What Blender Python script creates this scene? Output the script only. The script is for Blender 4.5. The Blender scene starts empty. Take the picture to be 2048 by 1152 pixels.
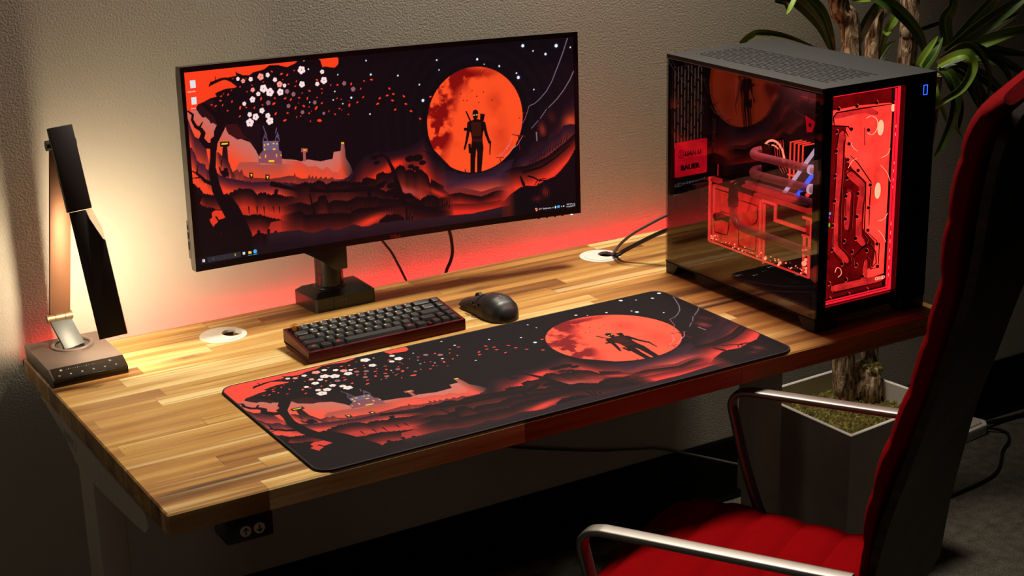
import bpy, bmesh, math, random
import numpy as np
from mathutils import Vector, Matrix
random.seed(7)
SC = bpy.context.scene
COL = SC.collection
T = 0.733            # height of the desktop surface above the carpet
PI = math.pi
ART = [
('R',((-14.5,367.7),(22.2,355.9),(43.7,328),(66.2,310.9),(87.1,300.7),(126,268.9),(144.9,259.8),(158.1,238.8),(168.4,211.1),(222.2,212.4),(253.3,206.3),(268.1,200.9),(284.8,203.6),(316.1,195),(348.3,197),(351.9,213.1),(369.9,213.4),(372.4,232),(380.1,231.1),(381.8,195.4),(392.3,177.5),(401.3,152.5),(407.3,121.7)),(196,110,100),(252,74,40),62,0,12),
('P',((20.6,350.4),(30.6,361.9),(56,365.6),(176.6,352.8),(167.3,229.7),(164.2,235.6),(157.9,246.2),(147.3,260.6),(136.3,270.6),(126.8,269.6),(114,270),(104.2,277.7),(93.2,285.5),(89.3,295.6),(86.9,308.8),(65.1,309.2),(58.6,314.2),(53.9,312.6),(50,320.6),(42.6,328.8),(34.6,328.7),(28.5,336.8)),(34,12,18),(70,20,20)),
('P',((65.1,364.6),(176.6,352.8),(171.3,281.8),(128.2,286.8),(115.7,305.5),(90.5,309.5),(73.8,331.7),(63.7,347.7)),(15,9,14),None),
('P',((167.3,229.7),(149.6,260.3),(127.7,280.3),(120.1,302.8),(172.6,299)),(24,11,18),None),
('P',((0.7,432.3),(276.9,433.6),(268.6,426.8),(247.4,420),(227.3,426.3),(204.3,428),(190.9,420.3),(180.6,418.5),(165.1,416.4),(154.5,410.5),(139.4,411.9),(124.9,419.1),(121.4,422.9),(122.9,410.1),(113.7,405.9),(99.1,411.2),(81.6,410.7),(63.4,401.7),(55.6,398.3),(57.9,395.8),(73.3,401.1),(93.8,407.1),(108.2,399.9),(122.4,388.1),(114.7,385.8),(97.1,386.7),(81.8,382.9),(68.9,378.5),(72.1,371.2),(55.7,368.8),(40.2,362.6),(27.6,359.4),(22.1,353.6),(20.3,347.3),(11.6,346.7),(0.4,344.5)),(251,62,28),None),
('P',((53.6,389.3),(60.8,385.1),(68.9,378),(61.3,376.5),(54.3,382.3)),(251,62,28),None),
('P',((323.8,433.3),(331.7,434),(373.9,433.5),(377.4,426.7),(375.9,414.9),(367,408),(353.9,410.1),(343.5,412.9),(336.1,411.7),(333.5,421),(331.4,428.3)),(251,62,28),None),
('S',((71.9,415.1),(73.9,408),(63.4,402.1),(56.7,395.9),(61,403.5),(81.3,407.2),(124.1,409.9)),1.9,4.2,(16,8,12)),
('R',((-5.7,334.4),(0.7,329.4),(5.7,309.8),(13,288.7),(21.7,283.4),(30.1,274.9),(37.5,267.6),(44.2,251.7),(44.1,217.2),(43.7,204.3)),(52,22,38),(240,70,38),55,0,12),
('R',((-11.6,267.3),(4,263.2),(9.7,249.7),(15,231.8),(23.6,225.3),(32.6,223.1),(34,212.1),(42.5,204.5),(48.7,195)),(62,26,44),(240,68,36),42,2,9),
('P',((175.3,250.5),(212.9,246),(213.5,235.1),(220.4,228.8),(219.9,200.3),(161.2,210.5),(163.4,227.7),(171.2,234.8),(175.8,238.3)),(104,76,100),(150,70,80)),
('P',((176.2,258.9),(214.8,255.1),(214.6,234.2),(174.8,239.1)),(112,88,116),None),
('S',((184.2,279),(176.2,258.9)),1.3,1.6,(104,80,106)),
('S',((184.2,279),(187.8,257.6)),1.3,1.6,(104,80,106)),
('S',((178,265.4),(187.5,271.5)),1.1,1.1,(104,80,106)),
('S',((179.7,270),(188,260.7)),1.1,1.1,(104,80,106)),
('S',((213.7,275.6),(205.8,255.4)),1.3,1.6,(104,80,106)),
('S',((213.7,275.6),(217.4,254.1)),1.3,1.6,(104,80,106)),
('S',((207.5,261.9),(217.1,268)),1.1,1.1,(104,80,106)),
('S',((209.2,266.5),(217.6,257.2)),1.1,1.1,(104,80,106)),
('S',((184.1,277.8),(182,284),(178.9,293.9)),2.1,1.3,(104,80,106)),
('S',((208.4,273.8),(211,280.7),(211.8,285.4)),2.1,1.6,(104,80,106)),
('S',((213.2,268.5),(217.2,258.9)),1.9,1.1,(104,80,106)),
('P',((178.2,251.1),(181.3,250.7),(181,246.9),(178,247.3)),(255,196,24),None),
('P',((186.1,252.8),(190.2,252.3),(189.9,248.5),(185.8,249)),(255,196,24),None),
('P',((200.3,252.3),(203.9,251.8),(203.7,249),(200.1,249.4)),(255,196,24),None),
('P',((208.8,250.3),(211.9,249.9),(211.7,247.1),(208.6,247.4)),(255,196,24),None),
('P',((177.5,241.6),(181.1,241.2),(180.8,237.4),(177.2,237.8)),(255,196,24),None),
('P',((199.4,239.4),(206.1,238.6),(205.9,235.3),(199.2,236.1)),(255,196,24),None),
('P',((165.2,224.8),(167.5,224.5),(167.2,220.2),(164.9,220.5)),(255,190,24),None),
('P',((179.4,227.6),(181.7,227.3),(181.1,219.8),(178.8,220.1)),(255,190,24),None),
('P',((206.7,225.9),(208.8,225.6),(208.3,218.6),(206.2,218.9)),(255,190,24),None),
('P',((217.1,223.2),(219.7,222.9),(219.5,219.7),(216.9,220)),(255,190,24),None),
('P',((187.1,214),(201,212.2),(200.7,207.9),(186.8,209.7)),(255,190,24),None),
('R',((103.9,187),(107,208.1),(117.8,217.4),(157.8,211.7),(167.5,205.1),(203.7,201),(233,198.7),(256.1,190.3),(258,166.7)),(170,78,66),(244,70,38),30,1.2,5),
('P',((270.2,231),(286.1,229.1),(285.5,220.4),(280.8,221),(279.9,199.7),(273.4,200.5),(274.3,221.7),(269.6,222.8)),(170,84,78),None),
('P',((275,227.7),(282.4,226.8),(282.2,224.6),(274.8,225.5)),(255,200,20),None),
('P',((372.1,233.7),(379.5,232.8),(379.3,229.4),(371.9,230.3)),(255,200,30),None),
('R',((216.2,210.3),(256.9,202.5),(268.5,198.3),(285.5,185.2),(303.5,185.8),(320.7,173.9),(333.1,179.3),(344.4,166.8),(359.2,162.2),(365.8,171.1),(373.2,167.4),(380,154),(397.4,140.6)),(208,76,58),(250,72,38),24,1,6),
('R',((48.3,205.2),(59.3,201),(73.2,196.5),(93.2,196.5),(109.5,203.7),(113.2,195.2),(120.1,202.3),(122.7,188.6),(137.9,178.4),(155.2,177.5),(186.8,170.6),(210.3,170.2),(234.1,172),(247.2,169.5),(249.9,177.4),(252.2,168),(265.9,160.8),(282.3,159.5),(285.9,168.7),(289.7,158.5),(294.6,165.3),(298.5,156),(303.5,163.1),(307.4,154.8),(316.8,159.7),(319.3,152.8),(328.7,157.7),(332.8,151),(345.1,155),(349.3,148.9),(373.4,146.4),(388.4,141.7)),(104,38,36),(204,62,40),28,0,12),
('P',((137.2,192),(146.9,190.2),(146.5,177.3),(136.2,178.7)),(60,22,24),None),
('P',((139.8,187.9),(144.9,187.2),(142.1,181.1)),(255,206,40),None),
('P',((176.6,182.3),(186.4,180.4),(186,167.4),(175.6,168.8)),(60,22,24),None),
('P',((179.2,178.1),(184.4,177.4),(181.6,171.3)),(255,206,40),None),
('P',((71.5,269.8),(94.6,268.7),(94.2,258),(88.5,256.9),(88.7,224.4),(92,213.1),(97.7,197.1),(70,200.8),(74.2,237.1),(77.5,258.3),(71.6,259)),(26,11,16),(60,22,24)),
('P',((75.4,266.1),(90.4,265.3),(90.1,262.4),(75.1,262.9)),(232,220,20),None),
('R',((59.5,247.6),(66.9,247.1),(73.1,238.3),(81.7,229.6),(91.3,218.6),(95.4,197.4),(102.1,193.2)),(56,22,30),(190,60,40),30,0,12),
('P',((64.2,214.6),(68.2,213),(69.2,205.2),(75,204.5),(76.6,210.3),(85.8,208.5),(85.8,199.8),(88.5,198.3),(86.3,186.6),(80.8,190.6),(75.7,185.2),(72.8,191.7),(66.6,201.2)),(22,9,14),None),
('S',((71.7,226.6),(70.6,213.7)),3.9,0.7,(22,9,14)),
('R',((53.4,199.2),(64.4,194.5),(86.4,184),(120.1,173.6),(142.8,167),(183.3,162.9),(229.8,153.9),(244.5,151.5),(259,146),(288.9,146.2),(300.8,146),(312.9,147.2),(327.4,137.8),(348.8,141.2),(373.2,143.7),(398.2,154),(411.6,172.5),(424.4,182.2),(443.3,191.2),(472.1,201.9)),(50,22,38),(236,62,36),26,2,10),
('R',((-12,192.3),(1.1,181.2),(14.2,169.5),(26.9,153.6),(40.9,150.2),(83.4,146.9),(101.3,153.8),(118.7,155.4),(141.4,148.2),(152.2,137.2),(169.8,138.8),(183.9,131.4),(216,125.6),(256.7,113.1),(279.8,100.2),(304.2,105.2),(322.3,105.6),(346,96.8),(376,89.9),(406.6,88.6),(437.3,87.4),(468.3,87.7)),(20,9,14),(196,46,30),36,3.5,16),
('P',((186.5,158.4),(190,165.3),(196.6,163.3),(255.4,138.2),(270.2,136.2),(281.7,129.1),(288.2,136.6),(377.9,120.6),(391.1,136.3),(408.9,127.9),(425,140),(440.2,138.1),(451.5,119.7),(450.3,109),(377.5,114.5),(287.2,122),(257.9,130.4),(185.6,154.4)),(16,8,12),None),
('P',((198.2,145.9),(206.9,143.3),(201.4,129),(192.8,131.5)),(16,8,12),None),
('P',((284.4,124.6),(294.8,123.2),(297.3,69.8),(288.3,71.1)),(16,8,12),None),
('S',((281.1,97.2),(297.3,92.2)),2.4,0.9,(16,8,12)),
('S',((435.7,113.2),(440.2,84.2)),8.9,6.5,(16,8,12)),
('R',((-15.8,147.8),(8.7,138.9),(21.9,127.6),(38.5,122.5),(57.9,115.5),(97.1,101.6),(119.6,92.8),(154.5,90.4),(182.9,78),(206.1,70.5),(234.6,53.8),(247.1,61.7),(253.4,65),(274.9,73),(313.8,68.1),(344,66.1),(380.2,58.2),(405.3,66.1),(436.2,67.7),(467.3,69.2)),(18,8,11),(182,40,28),38,2.5,12),
('P',((31.7,108.7),(46.6,117.2),(63.6,114.7),(74.1,102.3),(67.3,89.8),(54.9,78.2),(49.6,66.8),(40.7,80.4),(34.6,92.1)),(226,56,32),None),
('P',((182.3,69.8),(212,71),(237.6,53.3),(255.9,59),(267.1,46.2),(251.5,37.3),(236.6,39.5),(223.6,24.7),(202.8,25.7),(185.4,30.6),(172,49.3)),(150,36,28),(214,52,34)),
('R',((-21.6,82.1),(0,70.6),(37,70.2),(70,51.4),(110.7,53.2),(133.1,41.5),(151.4,49.7),(168.4,41.5),(191.2,29.7),(220.6,23.8),(239.2,33.6),(265.8,26.8),(338.3,23.1),(402.9,26.6),(462.9,35.4)),(20,9,12),(30,14,20),30,2,8),
('S',((150.1,52.6),(147.7,36.4)),7.7,3,(18,8,11)),
('S',((175.1,51.6),(172.7,35.3)),7.7,3,(18,8,11)),
('S',((192.3,44.8),(190,28.5)),7.7,3,(18,8,11)),
('S',((167,41.8),(164.6,25.5)),7.7,3,(18,8,11)),
('S',((229.9,37.7),(227.6,21.4)),7.7,3,(18,8,11)),
('S',((245.4,45.2),(243.1,28.8)),7.7,3,(18,8,11)),
('S',((255.8,35.3),(253.5,18.8)),7.7,3,(18,8,11)),
('M',(728,249.7),129,0),
('Q',((363.4,125),(389.3,142.3),(415.9,171),(451.8,187.3),(487.1,190.1),(592.1,213),(655.9,142.9),(685.6,51.5)),(22,10,15),1500,0,12),
('R',((592.5,219.7),(600.9,198.9),(612.1,169),(617.8,156.9),(630.2,152.6),(642.5,144),(645.3,135),(660.9,130.3),(679.7,123.2),(708.3,119),(740.3,118.3),(756.4,119.5),(776,127.6),(792.3,134.6),(821.6,141.7),(841.2,147),(851.4,163.6),(871,170.5),(894,182.9),(907.3,193.4)),(36,20,32),(92,48,66),46,0,12),
('R',((615.5,105.2),(640.5,97.8),(666.1,102.1),(711,105.6),(768.8,107.2),(801,103.6),(832.9,88.8)),(58,28,46),(240,76,46),34,0,12),
('R',((627.3,86.4),(646.4,88.4),(671.9,89.1),(700.5,82.8),(738.5,70.7),(774.2,77.1),(800.1,78.3),(832.4,74)),(110,40,40),(150,32,24),18,0,12),
('R',((589.7,93.9),(626.6,71.9),(652.1,73.1),(677.7,74.4),(699.8,67.3),(738,56.9),(773.8,65.9),(790,67),(812.5,61.4)),(22,9,13),(190,38,26),24,1.5,6),
('R',((588.3,65.1),(651.2,51.3),(721.4,42.6),(773,42.3),(789.2,43.3),(811.7,37.7)),(90,20,18),(226,42,28),18,0,12),
('R',((369.2,138),(379.5,143.5),(389.9,151.4),(400.1,155.8),(396.6,160.8),(408,162.8),(404.6,168.9),(411,172.7),(408.8,177.6),(421.8,185.8),(432.2,193),(452.3,195.3),(477.4,195.8),(512.6,196.4),(550.9,201.3),(587.3,218.2),(596.5,198.6),(608.2,174.1),(617.8,158.9),(627.9,155.5),(642.8,144.4),(662.9,130.3)),(24,13,22),(226,44,26),78,1.2,7),
('G',(469.5,143.8),60.6,14.4,(240,48,26),0.42,1),
('G',(513.5,164),31.5,14,(240,44,24),0.1,1),
('R',((363.7,129.6),(383.7,131.6),(398.8,133.8),(418.6,131.3),(424,139.1),(434.2,141.3),(444,137.7),(456.3,133.5),(459.5,145.1),(474.8,149.4),(489.6,142.5),(499.9,147.1),(510.3,152.8),(520.9,160.3),(533.3,155.9),(536.6,145),(548.1,147.1),(560.5,139.9),(573.5,144.9),(588.4,134.2),(595.6,124),(603.5,116),(601.1,104.5),(620.4,104.6),(635.5,95.7),(637.6,83.6),(660.3,68.9)),(18,8,12),(200,50,34),66,2,9),
('G',(540.4,95.5),41.2,10.7,(176,66,62),-0.35,0.8),
('G',(619.4,81.1),36.4,7.9,(232,48,28),-0.5,0.8),
('G',(479.1,89.3),21.8,7,(214,56,40),0.1,0.7),
('R',((213.3,144.9),(261.8,147.4),(274.2,150.3),(293.2,143.3),(303.4,148.7),(315.6,148.3),(329.6,136.3),(344.8,143.4),(359.4,139.3),(379.2,139),(388.9,135.5),(418.1,122.6),(447.9,118.8),(482.2,100.6),(507.9,106.6),(517.5,96.1),(532.5,89.5),(552.6,82.3),(569.8,68.3),(590.8,77.5),(608.8,75.3),(621.3,66.6),(660.3,68.9)),(18,8,12),(140,38,28),57,2,9),
('R',((210.1,100.6),(258.9,104.5),(282.7,94.9),(302.7,101.2),(308.3,111.8),(322.9,109.9),(331.7,92.7),(344.4,97.9),(356.7,96.2),(381.2,90.6),(406.7,98.8),(431.4,93.2),(456.5,91.1),(468.7,83.7),(506.5,78.8),(531.5,70.9),(569.3,57.8),(594.7,48.6),(659.3,45.2)),(18,8,12),(150,38,28),60,2,8),
('R',((208.5,78.3),(257.5,84.8),(271.4,72.6),(330.1,67.8),(362.2,65.1),(384.3,59.8),(394.7,65.7),(404.9,69),(429.9,67.9),(480.3,64.7),(505.8,66),(531.5,70.9),(556.3,54.7),(607.2,39.9),(658.6,28.5)),(18,8,12),(196,46,30),66,2.2,7),
('G',(435.7,35.7),63.1,14.4,(232,54,32),0.25,1),
('P',((456.5,24.7),(462.2,35.6),(476.6,43),(480.6,46.7),(491.9,43.7),(500.9,45.8),(517.2,40.3),(527,32.7),(530.2,19.3),(503.2,17)),(18,8,12),None),
('S',((533.8,65.9),(533,23.6)),5,7.6,(18,8,12)),
('S',((541.6,41.3),(539.3,22.7)),3.9,5.8,(18,8,12)),
('S',((548.8,32.1),(545.7,21.9)),4.3,6.4,(18,8,12)),
('S',((505.1,148.8),(526.2,66.9)),7.8,11.6,(18,8,12)),
('R',((167.4,43.9),(230.1,41.2),(254.4,39.8),(268.6,32.7),(288,28),(315.3,30.9),(328,34.8),(339.9,27.3),(357.3,25.9),(392.8,33.6),(414.8,24.7),(432.4,23.3),(450.4,27.9),(478.2,25.9),(503.7,26.4),(554.7,21.9),(650.7,20),(710.4,17.2),(789.7,24.3),(869.3,24.5),(1003.4,28.9)),(40,23,31),(28,15,22),24,1.5,5),
('S',((474.8,195),(489.2,183),(498.3,163.5),(505.1,148.8),(510.1,125),(518.8,95.9),(526.5,71.5)),4.4,17,(18,8,12)),
('C',(461.1,174.8),8.7,5.2,(18,8,12),0),
('C',(455.6,188),9.7,5.8,(18,8,12),0),
('C',(472,190.7),7.3,4.3,(18,8,12),0),
('C',(549.5,173.7),13.3,7.9,(18,8,12),0),
('C',(569.8,173.7),14.6,8.7,(18,8,12),0),
('C',(551.1,154.9),8.7,5.2,(18,8,12),0),
('C',(563.5,148.8),9.7,5.8,(18,8,12),0),
('C',(582,160.7),9.7,5.8,(18,8,12),0),
('C',(468.1,118.6),11.2,6.6,(18,8,12),0),
('C',(478.5,124.2),7.8,4.6,(18,8,12),0),
('C',(457.7,112.9),7.3,4.3,(18,8,12),0),
('C',(498.2,114.8),13.6,8.1,(18,8,12),0),
('C',(494.8,99),12.1,7.2,(18,8,12),0),
('C',(539.9,83.9),12.1,7.2,(18,8,12),0),
('C',(506.9,88.1),9.7,5.8,(18,8,12),0),
('C',(618.5,176.2),4.1,2.5,(18,8,12),0),
('C',(431,130.2),9.7,5.8,(18,8,12),0),
('C',(398.5,129.7),9.7,5.8,(18,8,12),0),
('C',(315.5,108.6),11.2,6.6,(18,8,12),0),
('S',((585.8,188.2),(605.9,180.1),(616,176.7)),1.9,1.5,(18,8,12)),
('P',((285.1,131.9),(287.9,137.2),(321.7,128.2),(353.5,124.1),(383.1,122.5),(448,120),(451.2,109.2),(397.4,111.5),(318.7,120.7),(284.8,126.3)),(18,8,12),None),
('P',((432.5,111.5),(443.7,110.1),(442.1,82.5),(432.1,83.9)),(18,8,12),None),
('S',((284.5,121.9),(293.4,72.9)),3.4,7.3,(18,8,12)),
('S',((546.1,54.9),(543.3,71.7)),2.9,0.5,(18,8,12)),
('S',((550.3,56.2),(551.4,79.4)),2.9,0.5,(18,8,12)),
('S',((554.4,57.6),(558.9,75.4)),2.9,0.5,(18,8,12)),
('S',((558.6,58.9),(555.7,72.7)),2.9,0.5,(18,8,12)),
('S',((562.8,60.3),(563.8,80.4)),2.9,0.5,(18,8,12)),
('S',((566.5,52.3),(571.3,76.4)),2.9,0.5,(18,8,12)),
('S',((570.7,53.6),(568,73.8)),2.9,0.5,(18,8,12)),
('S',((574.9,55),(575.6,69.7)),2.9,0.5,(18,8,12)),
('S',((579,56.3),(583.6,77.5)),2.9,0.5,(18,8,12)),
('S',((583.2,57.7),(580.4,74.8)),2.9,0.5,(18,8,12)),
('S',((587,49.6),(588,70.8)),2.9,0.5,(18,8,12)),
('S',((591.2,51),(595.5,66.8)),2.9,0.5,(18,8,12)),
('S',((595.3,52.3),(592.8,75.8)),2.9,0.5,(18,8,12)),
('S',((599.5,53.7),(600.4,71.8)),2.9,0.5,(18,8,12)),
('S',((603.7,55.1),(607.9,67.8)),2.9,0.5,(18,8,12)),
('S',((607.5,47),(604.7,65.1)),2.9,0.5,(18,8,12)),
('S',((611.7,48.3),(612.8,72.9)),2.9,0.5,(18,8,12)),
('S',((615.9,49.7),(620.4,68.8)),2.9,0.5,(18,8,12)),
('S',((620.1,51.1),(617.2,66.2)),2.9,0.5,(18,8,12)),
('S',((624.3,52.4),(624.7,62.1)),2.9,0.5,(18,8,12)),
('S',((628.1,44.4),(632.9,69.9)),2.9,0.5,(18,8,12)),
('S',((632.3,45.7),(629.6,67.2)),2.9,0.5,(18,8,12)),
('S',((636.5,47.1),(637.2,63.2)),2.9,0.5,(18,8,12)),
('S',((640.7,48.5),(644.8,59.2)),2.9,0.5,(18,8,12)),
('S',((644.9,49.9),(642.1,68.3)),2.9,0.5,(18,8,12)),
('S',((648.7,41.7),(649.7,64.3)),2.9,0.5,(18,8,12)),
('S',((389.7,66.4),(387.6,80.6)),2.4,0.5,(18,8,12)),
('S',((396.2,65.5),(397,79.5)),2.4,0.5,(18,8,12)),
('S',((402.6,64.7),(406.5,78.5)),2.4,0.5,(18,8,12)),
('S',((409.1,63.8),(407,78.6)),2.4,0.5,(18,8,12)),
('S',((415.6,62.9),(416.4,77.6)),2.4,0.5,(18,8,12)),
('S',((422.1,62),(425.9,76.6)),2.4,0.5,(18,8,12)),
('S',((428.5,61.1),(426.4,76.7)),2.4,0.5,(18,8,12)),
('S',((435,60.3),(435.9,75.7)),2.4,0.5,(18,8,12)),
('S',((441.5,59.4),(445.4,74.7)),2.4,0.5,(18,8,12)),
('S',((448.1,58.5),(446,74.8)),2.4,0.5,(18,8,12)),
('S',((454.6,57.6),(455.5,73.8)),2.4,0.5,(18,8,12)),
('S',((461.1,56.7),(465,72.8)),2.4,0.5,(18,8,12)),
('S',((467.6,55.9),(465.5,72.9)),2.4,0.5,(18,8,12)),
('S',((474.2,55),(475.1,71.9)),2.4,0.5,(18,8,12)),
('S',((480.7,54.1),(484.7,70.9)),2.4,0.5,(18,8,12)),
('S',((487.3,53.2),(485.2,71.1)),2.4,0.5,(18,8,12)),
('S',((493.9,52.4),(494.8,70)),2.4,0.5,(18,8,12)),
('S',((500.4,51.5),(504.4,69)),2.4,0.5,(18,8,12)),
('Q',((817.2,114.6),(835.6,151.9),(871.9,210.9),(925.1,268.5),(1001.8,320.5),(1012.9,331.3)),(20,10,16),2000,0,12),
('G',(910.6,207.2),11.9,22.9,(150,44,30),0.2,0.8),
('G',(937.3,236.1),14.3,22.9,(60,20,20),0.4,0.9),
('R',((831,140.6),(844.3,154.9),(868.3,162.3),(879.6,178.1),(906.6,187.9),(923.1,189.5),(928.8,208.6),(945.5,219.6),(959.7,234),(968,256.8),(985.7,272.9),(1007.7,288.7)),(24,12,20),(170,54,34),93,1.6,8),
('G',(988.9,219.6),23.8,22.9,(232,72,36),0.7,0.8),
('R',((808.9,123.4),(835,132.3),(857,145),(878.7,149.4),(905,159.7),(922.7,174.5),(936,185.1),(957.9,194.8),(969.2,211.5),(988.8,213.6),(1006.1,209.3)),(34,17,30),(232,74,40),69,1.6,8),
('R',((791.1,105.7),(808.6,115.5),(826,119.5),(860.6,119.7),(878,123),(921.8,137.1),(965.9,164.4),(1005.7,192.3)),(18,8,12),(236,52,32),45,1.6,7),
('S',((855.8,106.4),(903.8,113.2),(943.4,132.9),(983.3,160.7)),6.3,4,(18,8,12)),
('S',((846.9,95.5),(854.9,74.8)),4.8,8.7,(18,8,12)),
('S',((867.7,95.2),(883.6,89.5),(898.5,79.9),(920.3,78.7)),4.4,4,(18,8,12)),
('S',((886.1,71.3),(892,79.4),(900.8,83.6),(916.1,84)),2.4,2.4,(18,8,12)),
('S',((893.9,70.4),(903.8,83.3),(919.6,84.4)),2,1.6,(18,8,12)),
('S',((873.7,123.5),(876.6,133.8)),2.8,0.8,(18,8,12)),
('S',((881.6,127.4),(884.5,140.5)),2.8,0.8,(18,8,12)),
('S',((889.5,131.3),(892.4,141.7)),2.8,0.8,(18,8,12)),
('S',((897.4,135.2),(900.4,148.4)),2.8,0.8,(18,8,12)),
('S',((905.3,139.2),(908.2,149.5)),2.8,0.8,(18,8,12)),
('S',((913.2,143.1),(916.2,156.2)),2.8,0.8,(18,8,12)),
('S',((921.2,147),(924,157.4)),2.8,0.8,(18,8,12)),
('S',((929.1,151),(932,164.1)),2.8,0.8,(18,8,12)),
('S',((937,154.9),(939.9,165.3)),2.8,0.8,(18,8,12)),
('S',((944.9,158.9),(947.8,172.1)),2.8,0.8,(18,8,12)),
('S',((952.8,162.9),(955.7,173.3)),2.8,0.8,(18,8,12)),
('S',((960.8,166.8),(963.7,180)),2.8,0.8,(18,8,12)),
('S',((968.7,170.8),(971.5,181.2)),2.8,0.8,(18,8,12)),
('S',((976.6,174.8),(979.5,188)),2.8,0.8,(18,8,12)),
('R',((788.6,34.1),(799.6,37.6),(815.2,51.6),(826.2,57.4),(846,67.9),(859.1,70.4),(887.3,66.4),(915.9,78),(942.3,85.1),(957.8,97.5),(978,117.4),(991.5,136),(1005,158.5)),(17,9,15),(15,8,13),45,1.5,6),
('G',(915.1,48.1),11.9,16,(130,34,28),0.3,0.9),
('G',(892.9,34.6),15.9,9.2,(110,28,26),0,0.8),
('S',((886.1,23.4),(890,54.9)),3.2,0.8,(17,9,15)),
('S',((891.7,22.7),(895.9,63.4)),3.2,0.8,(17,9,15)),
('S',((897.4,22),(901.4,56)),3.2,0.8,(17,9,15)),
('S',((903.1,21.4),(907.3,64.6)),3.2,0.8,(17,9,15)),
('S',((908.7,20.7),(912.7,57.2)),3.2,0.8,(17,9,15)),
('S',((914.4,20.1),(918.6,65.7)),3.2,0.8,(17,9,15)),
('S',((920.1,19.4),(924.1,58.3)),3.2,0.8,(17,9,15)),
('S',((925.8,18.7),(929.6,50.9)),3.2,0.8,(17,9,15)),
('S',((661.3,137.5),(673.4,124.5)),0.9,3.6,(40,18,28)),
('S',((695.4,132.2),(697.2,120.3)),1.2,4.2,(40,18,28)),
('C',(617.1,176.5),6,4.6,(16,8,12),0),
('S',((600.1,181.8),(615.6,177.2)),1.5,1.5,(16,8,12)),
('S',((984.6,428.3),(970.5,392.2),(956.5,361.5),(939.4,325.6),(924.1,302.8),(905.9,285.7),(890.8,275),(875.4,270.3)),2.5,1.6,(118,96,116)),
('S',((875.4,270.3),(869.6,254.3),(863.2,238.8),(847.9,218.9),(829.7,204)),1.4,1.1,(150,80,90)),
('S',((999.7,346.1),(989.8,326.8),(971.4,301.5),(953.2,281.6),(929,261.7)),2.7,1.9,(118,96,116)),
('S',((922.9,258),(905.2,236.2)),1.9,1.6,(118,96,116)),
('S',((899.4,231.4),(880.9,214.3)),1.6,1.6,(118,96,116)),
('S',((893.6,202.4),(894.8,182)),3.3,2.7,(130,100,100)),
('S',((827.3,203.5),(862,196)),2.2,2.2,(96,14,16)),
('S',((843.7,199.2),(846.8,163.3)),2.5,2.5,(96,14,16)),
('S',((828.2,202.1),(817,176.4),(809.3,167.2)),1.1,1.1,(214,120,120)),
('S',((856.1,197.9),(840.7,176.6),(822.6,165.8)),1.1,1.1,(214,120,120)),
('S',((816.3,179),(802.9,162.8),(786.5,151.6)),1.2,1.2,(214,120,120)),
('S',((835.6,177),(815.7,158.5),(802.5,149.9)),1.2,1.2,(214,120,120)),
('S',((781.9,151.2),(802.5,148.8)),1.8,1.8,(96,14,16)),
('S',((792.2,150.1),(793,134.5)),1.8,1.8,(96,14,16)),
('P',((711.9,248.2),(722.1,250.1),(724.7,252.3),(734.2,251.4),(741.5,248.8),(751.9,242.4),(753.6,230.7),(747,214),(746.3,194.7),(747.8,179.1),(743.7,148.5),(740,116.9),(728.1,118.3),(730,169.4),(728.2,178.8),(724.2,150.6),(722.1,118.2),(709.8,119.6),(711.6,161.7),(713.5,182.7),(717.4,201.6),(715.3,217.2),(707.9,233.3),(709.7,246.5)),(22,9,10),None),
('C',(729,265.7),7.9,9.2,(22,9,10),0),
('C',(728.7,258.1),6.7,6.9,(22,9,10),0),
('S',((711,242.6),(707.9,221.8),(702.8,201.2),(696.5,181.6)),10.3,4.8,(22,9,10)),
('S',((750.7,238.7),(756.3,213),(764.3,190.9)),9.5,6.7,(22,9,10)),
('C',(764.9,191.3),4.8,3.4,(22,9,10),0),
('P',((742.1,264.4),(755.1,260.9),(750.3,244.5),(741.4,245.3)),(22,9,10),None),
('S',((704.8,271.8),(710.2,258.9),(716,245.9)),4,4.4,(22,9,10)),
('P',((696.5,233.7),(708.3,232.9),(708,224.9),(696.2,226.4)),(22,9,10),None),
('S',((766.5,188.8),(764.6,159.8)),5.2,2,(22,9,10)),
('P',((706.7,193.1),(713.9,192.3),(713,168.9),(707.9,169.4)),(22,9,10),None),
('P',((717,245.8),(743.4,243.2),(742.1,207.5),(716.7,210.1)),(56,16,12),None),
('P',((716.5,204.8),(745.1,201.8),(744.8,194.1),(716.2,197.1)),(58,16,12),None),
('C',(725.9,261.8),2,1,(236,236,120),0),
('C',(732.7,261.9),2,1,(236,236,120),0),
('C',(691.9,316.7),2.4,1.3,(110,14,12),0.4),
('C',(721.9,320.8),2.4,1.3,(110,14,12),0.4),
('C',(734.2,306.8),2.4,1.3,(110,14,12),0.4),
('C',(752.5,315.4),2.4,1.3,(110,14,12),0.4),
('C',(707.5,298.8),2.4,1.3,(110,14,12),0.4),
('C',(739.3,291.1),2.4,1.3,(110,14,12),0.4),
('C',(775.4,293.9),2.4,1.3,(110,14,12),0.4),
('C',(697.5,300.3),2.4,1.3,(110,14,12),0.4),
('C',(847.9,242.8),2.4,1.3,(110,14,12),0.4),
('C',(860.7,253.9),2.4,1.3,(110,14,12),0.4),
('P',((33.8,359.5),(45.2,359.3),(73.9,332.8),(96.4,326),(100.2,314.8),(130.3,313.5),(115.7,305.5),(88,307.6),(86.1,298.2),(76.9,284.2),(66.3,268.3),(60.9,245.3),(57.3,215.5),(63.3,175.6),(70.7,151.6),(88.7,143.6),(105.6,119.1),(117.6,90.7),(133.5,50.4),(17.2,68.6),(71,97.7),(57.1,128.4),(45.5,156.3),(41.2,183),(39.5,209.2),(45.8,238.6),(47.2,259.9),(49.9,278.9),(58.4,284.3),(59.3,294.9),(67.3,308.9),(61.9,326.6),(41,350.2)),(16,8,12),None),
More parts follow.
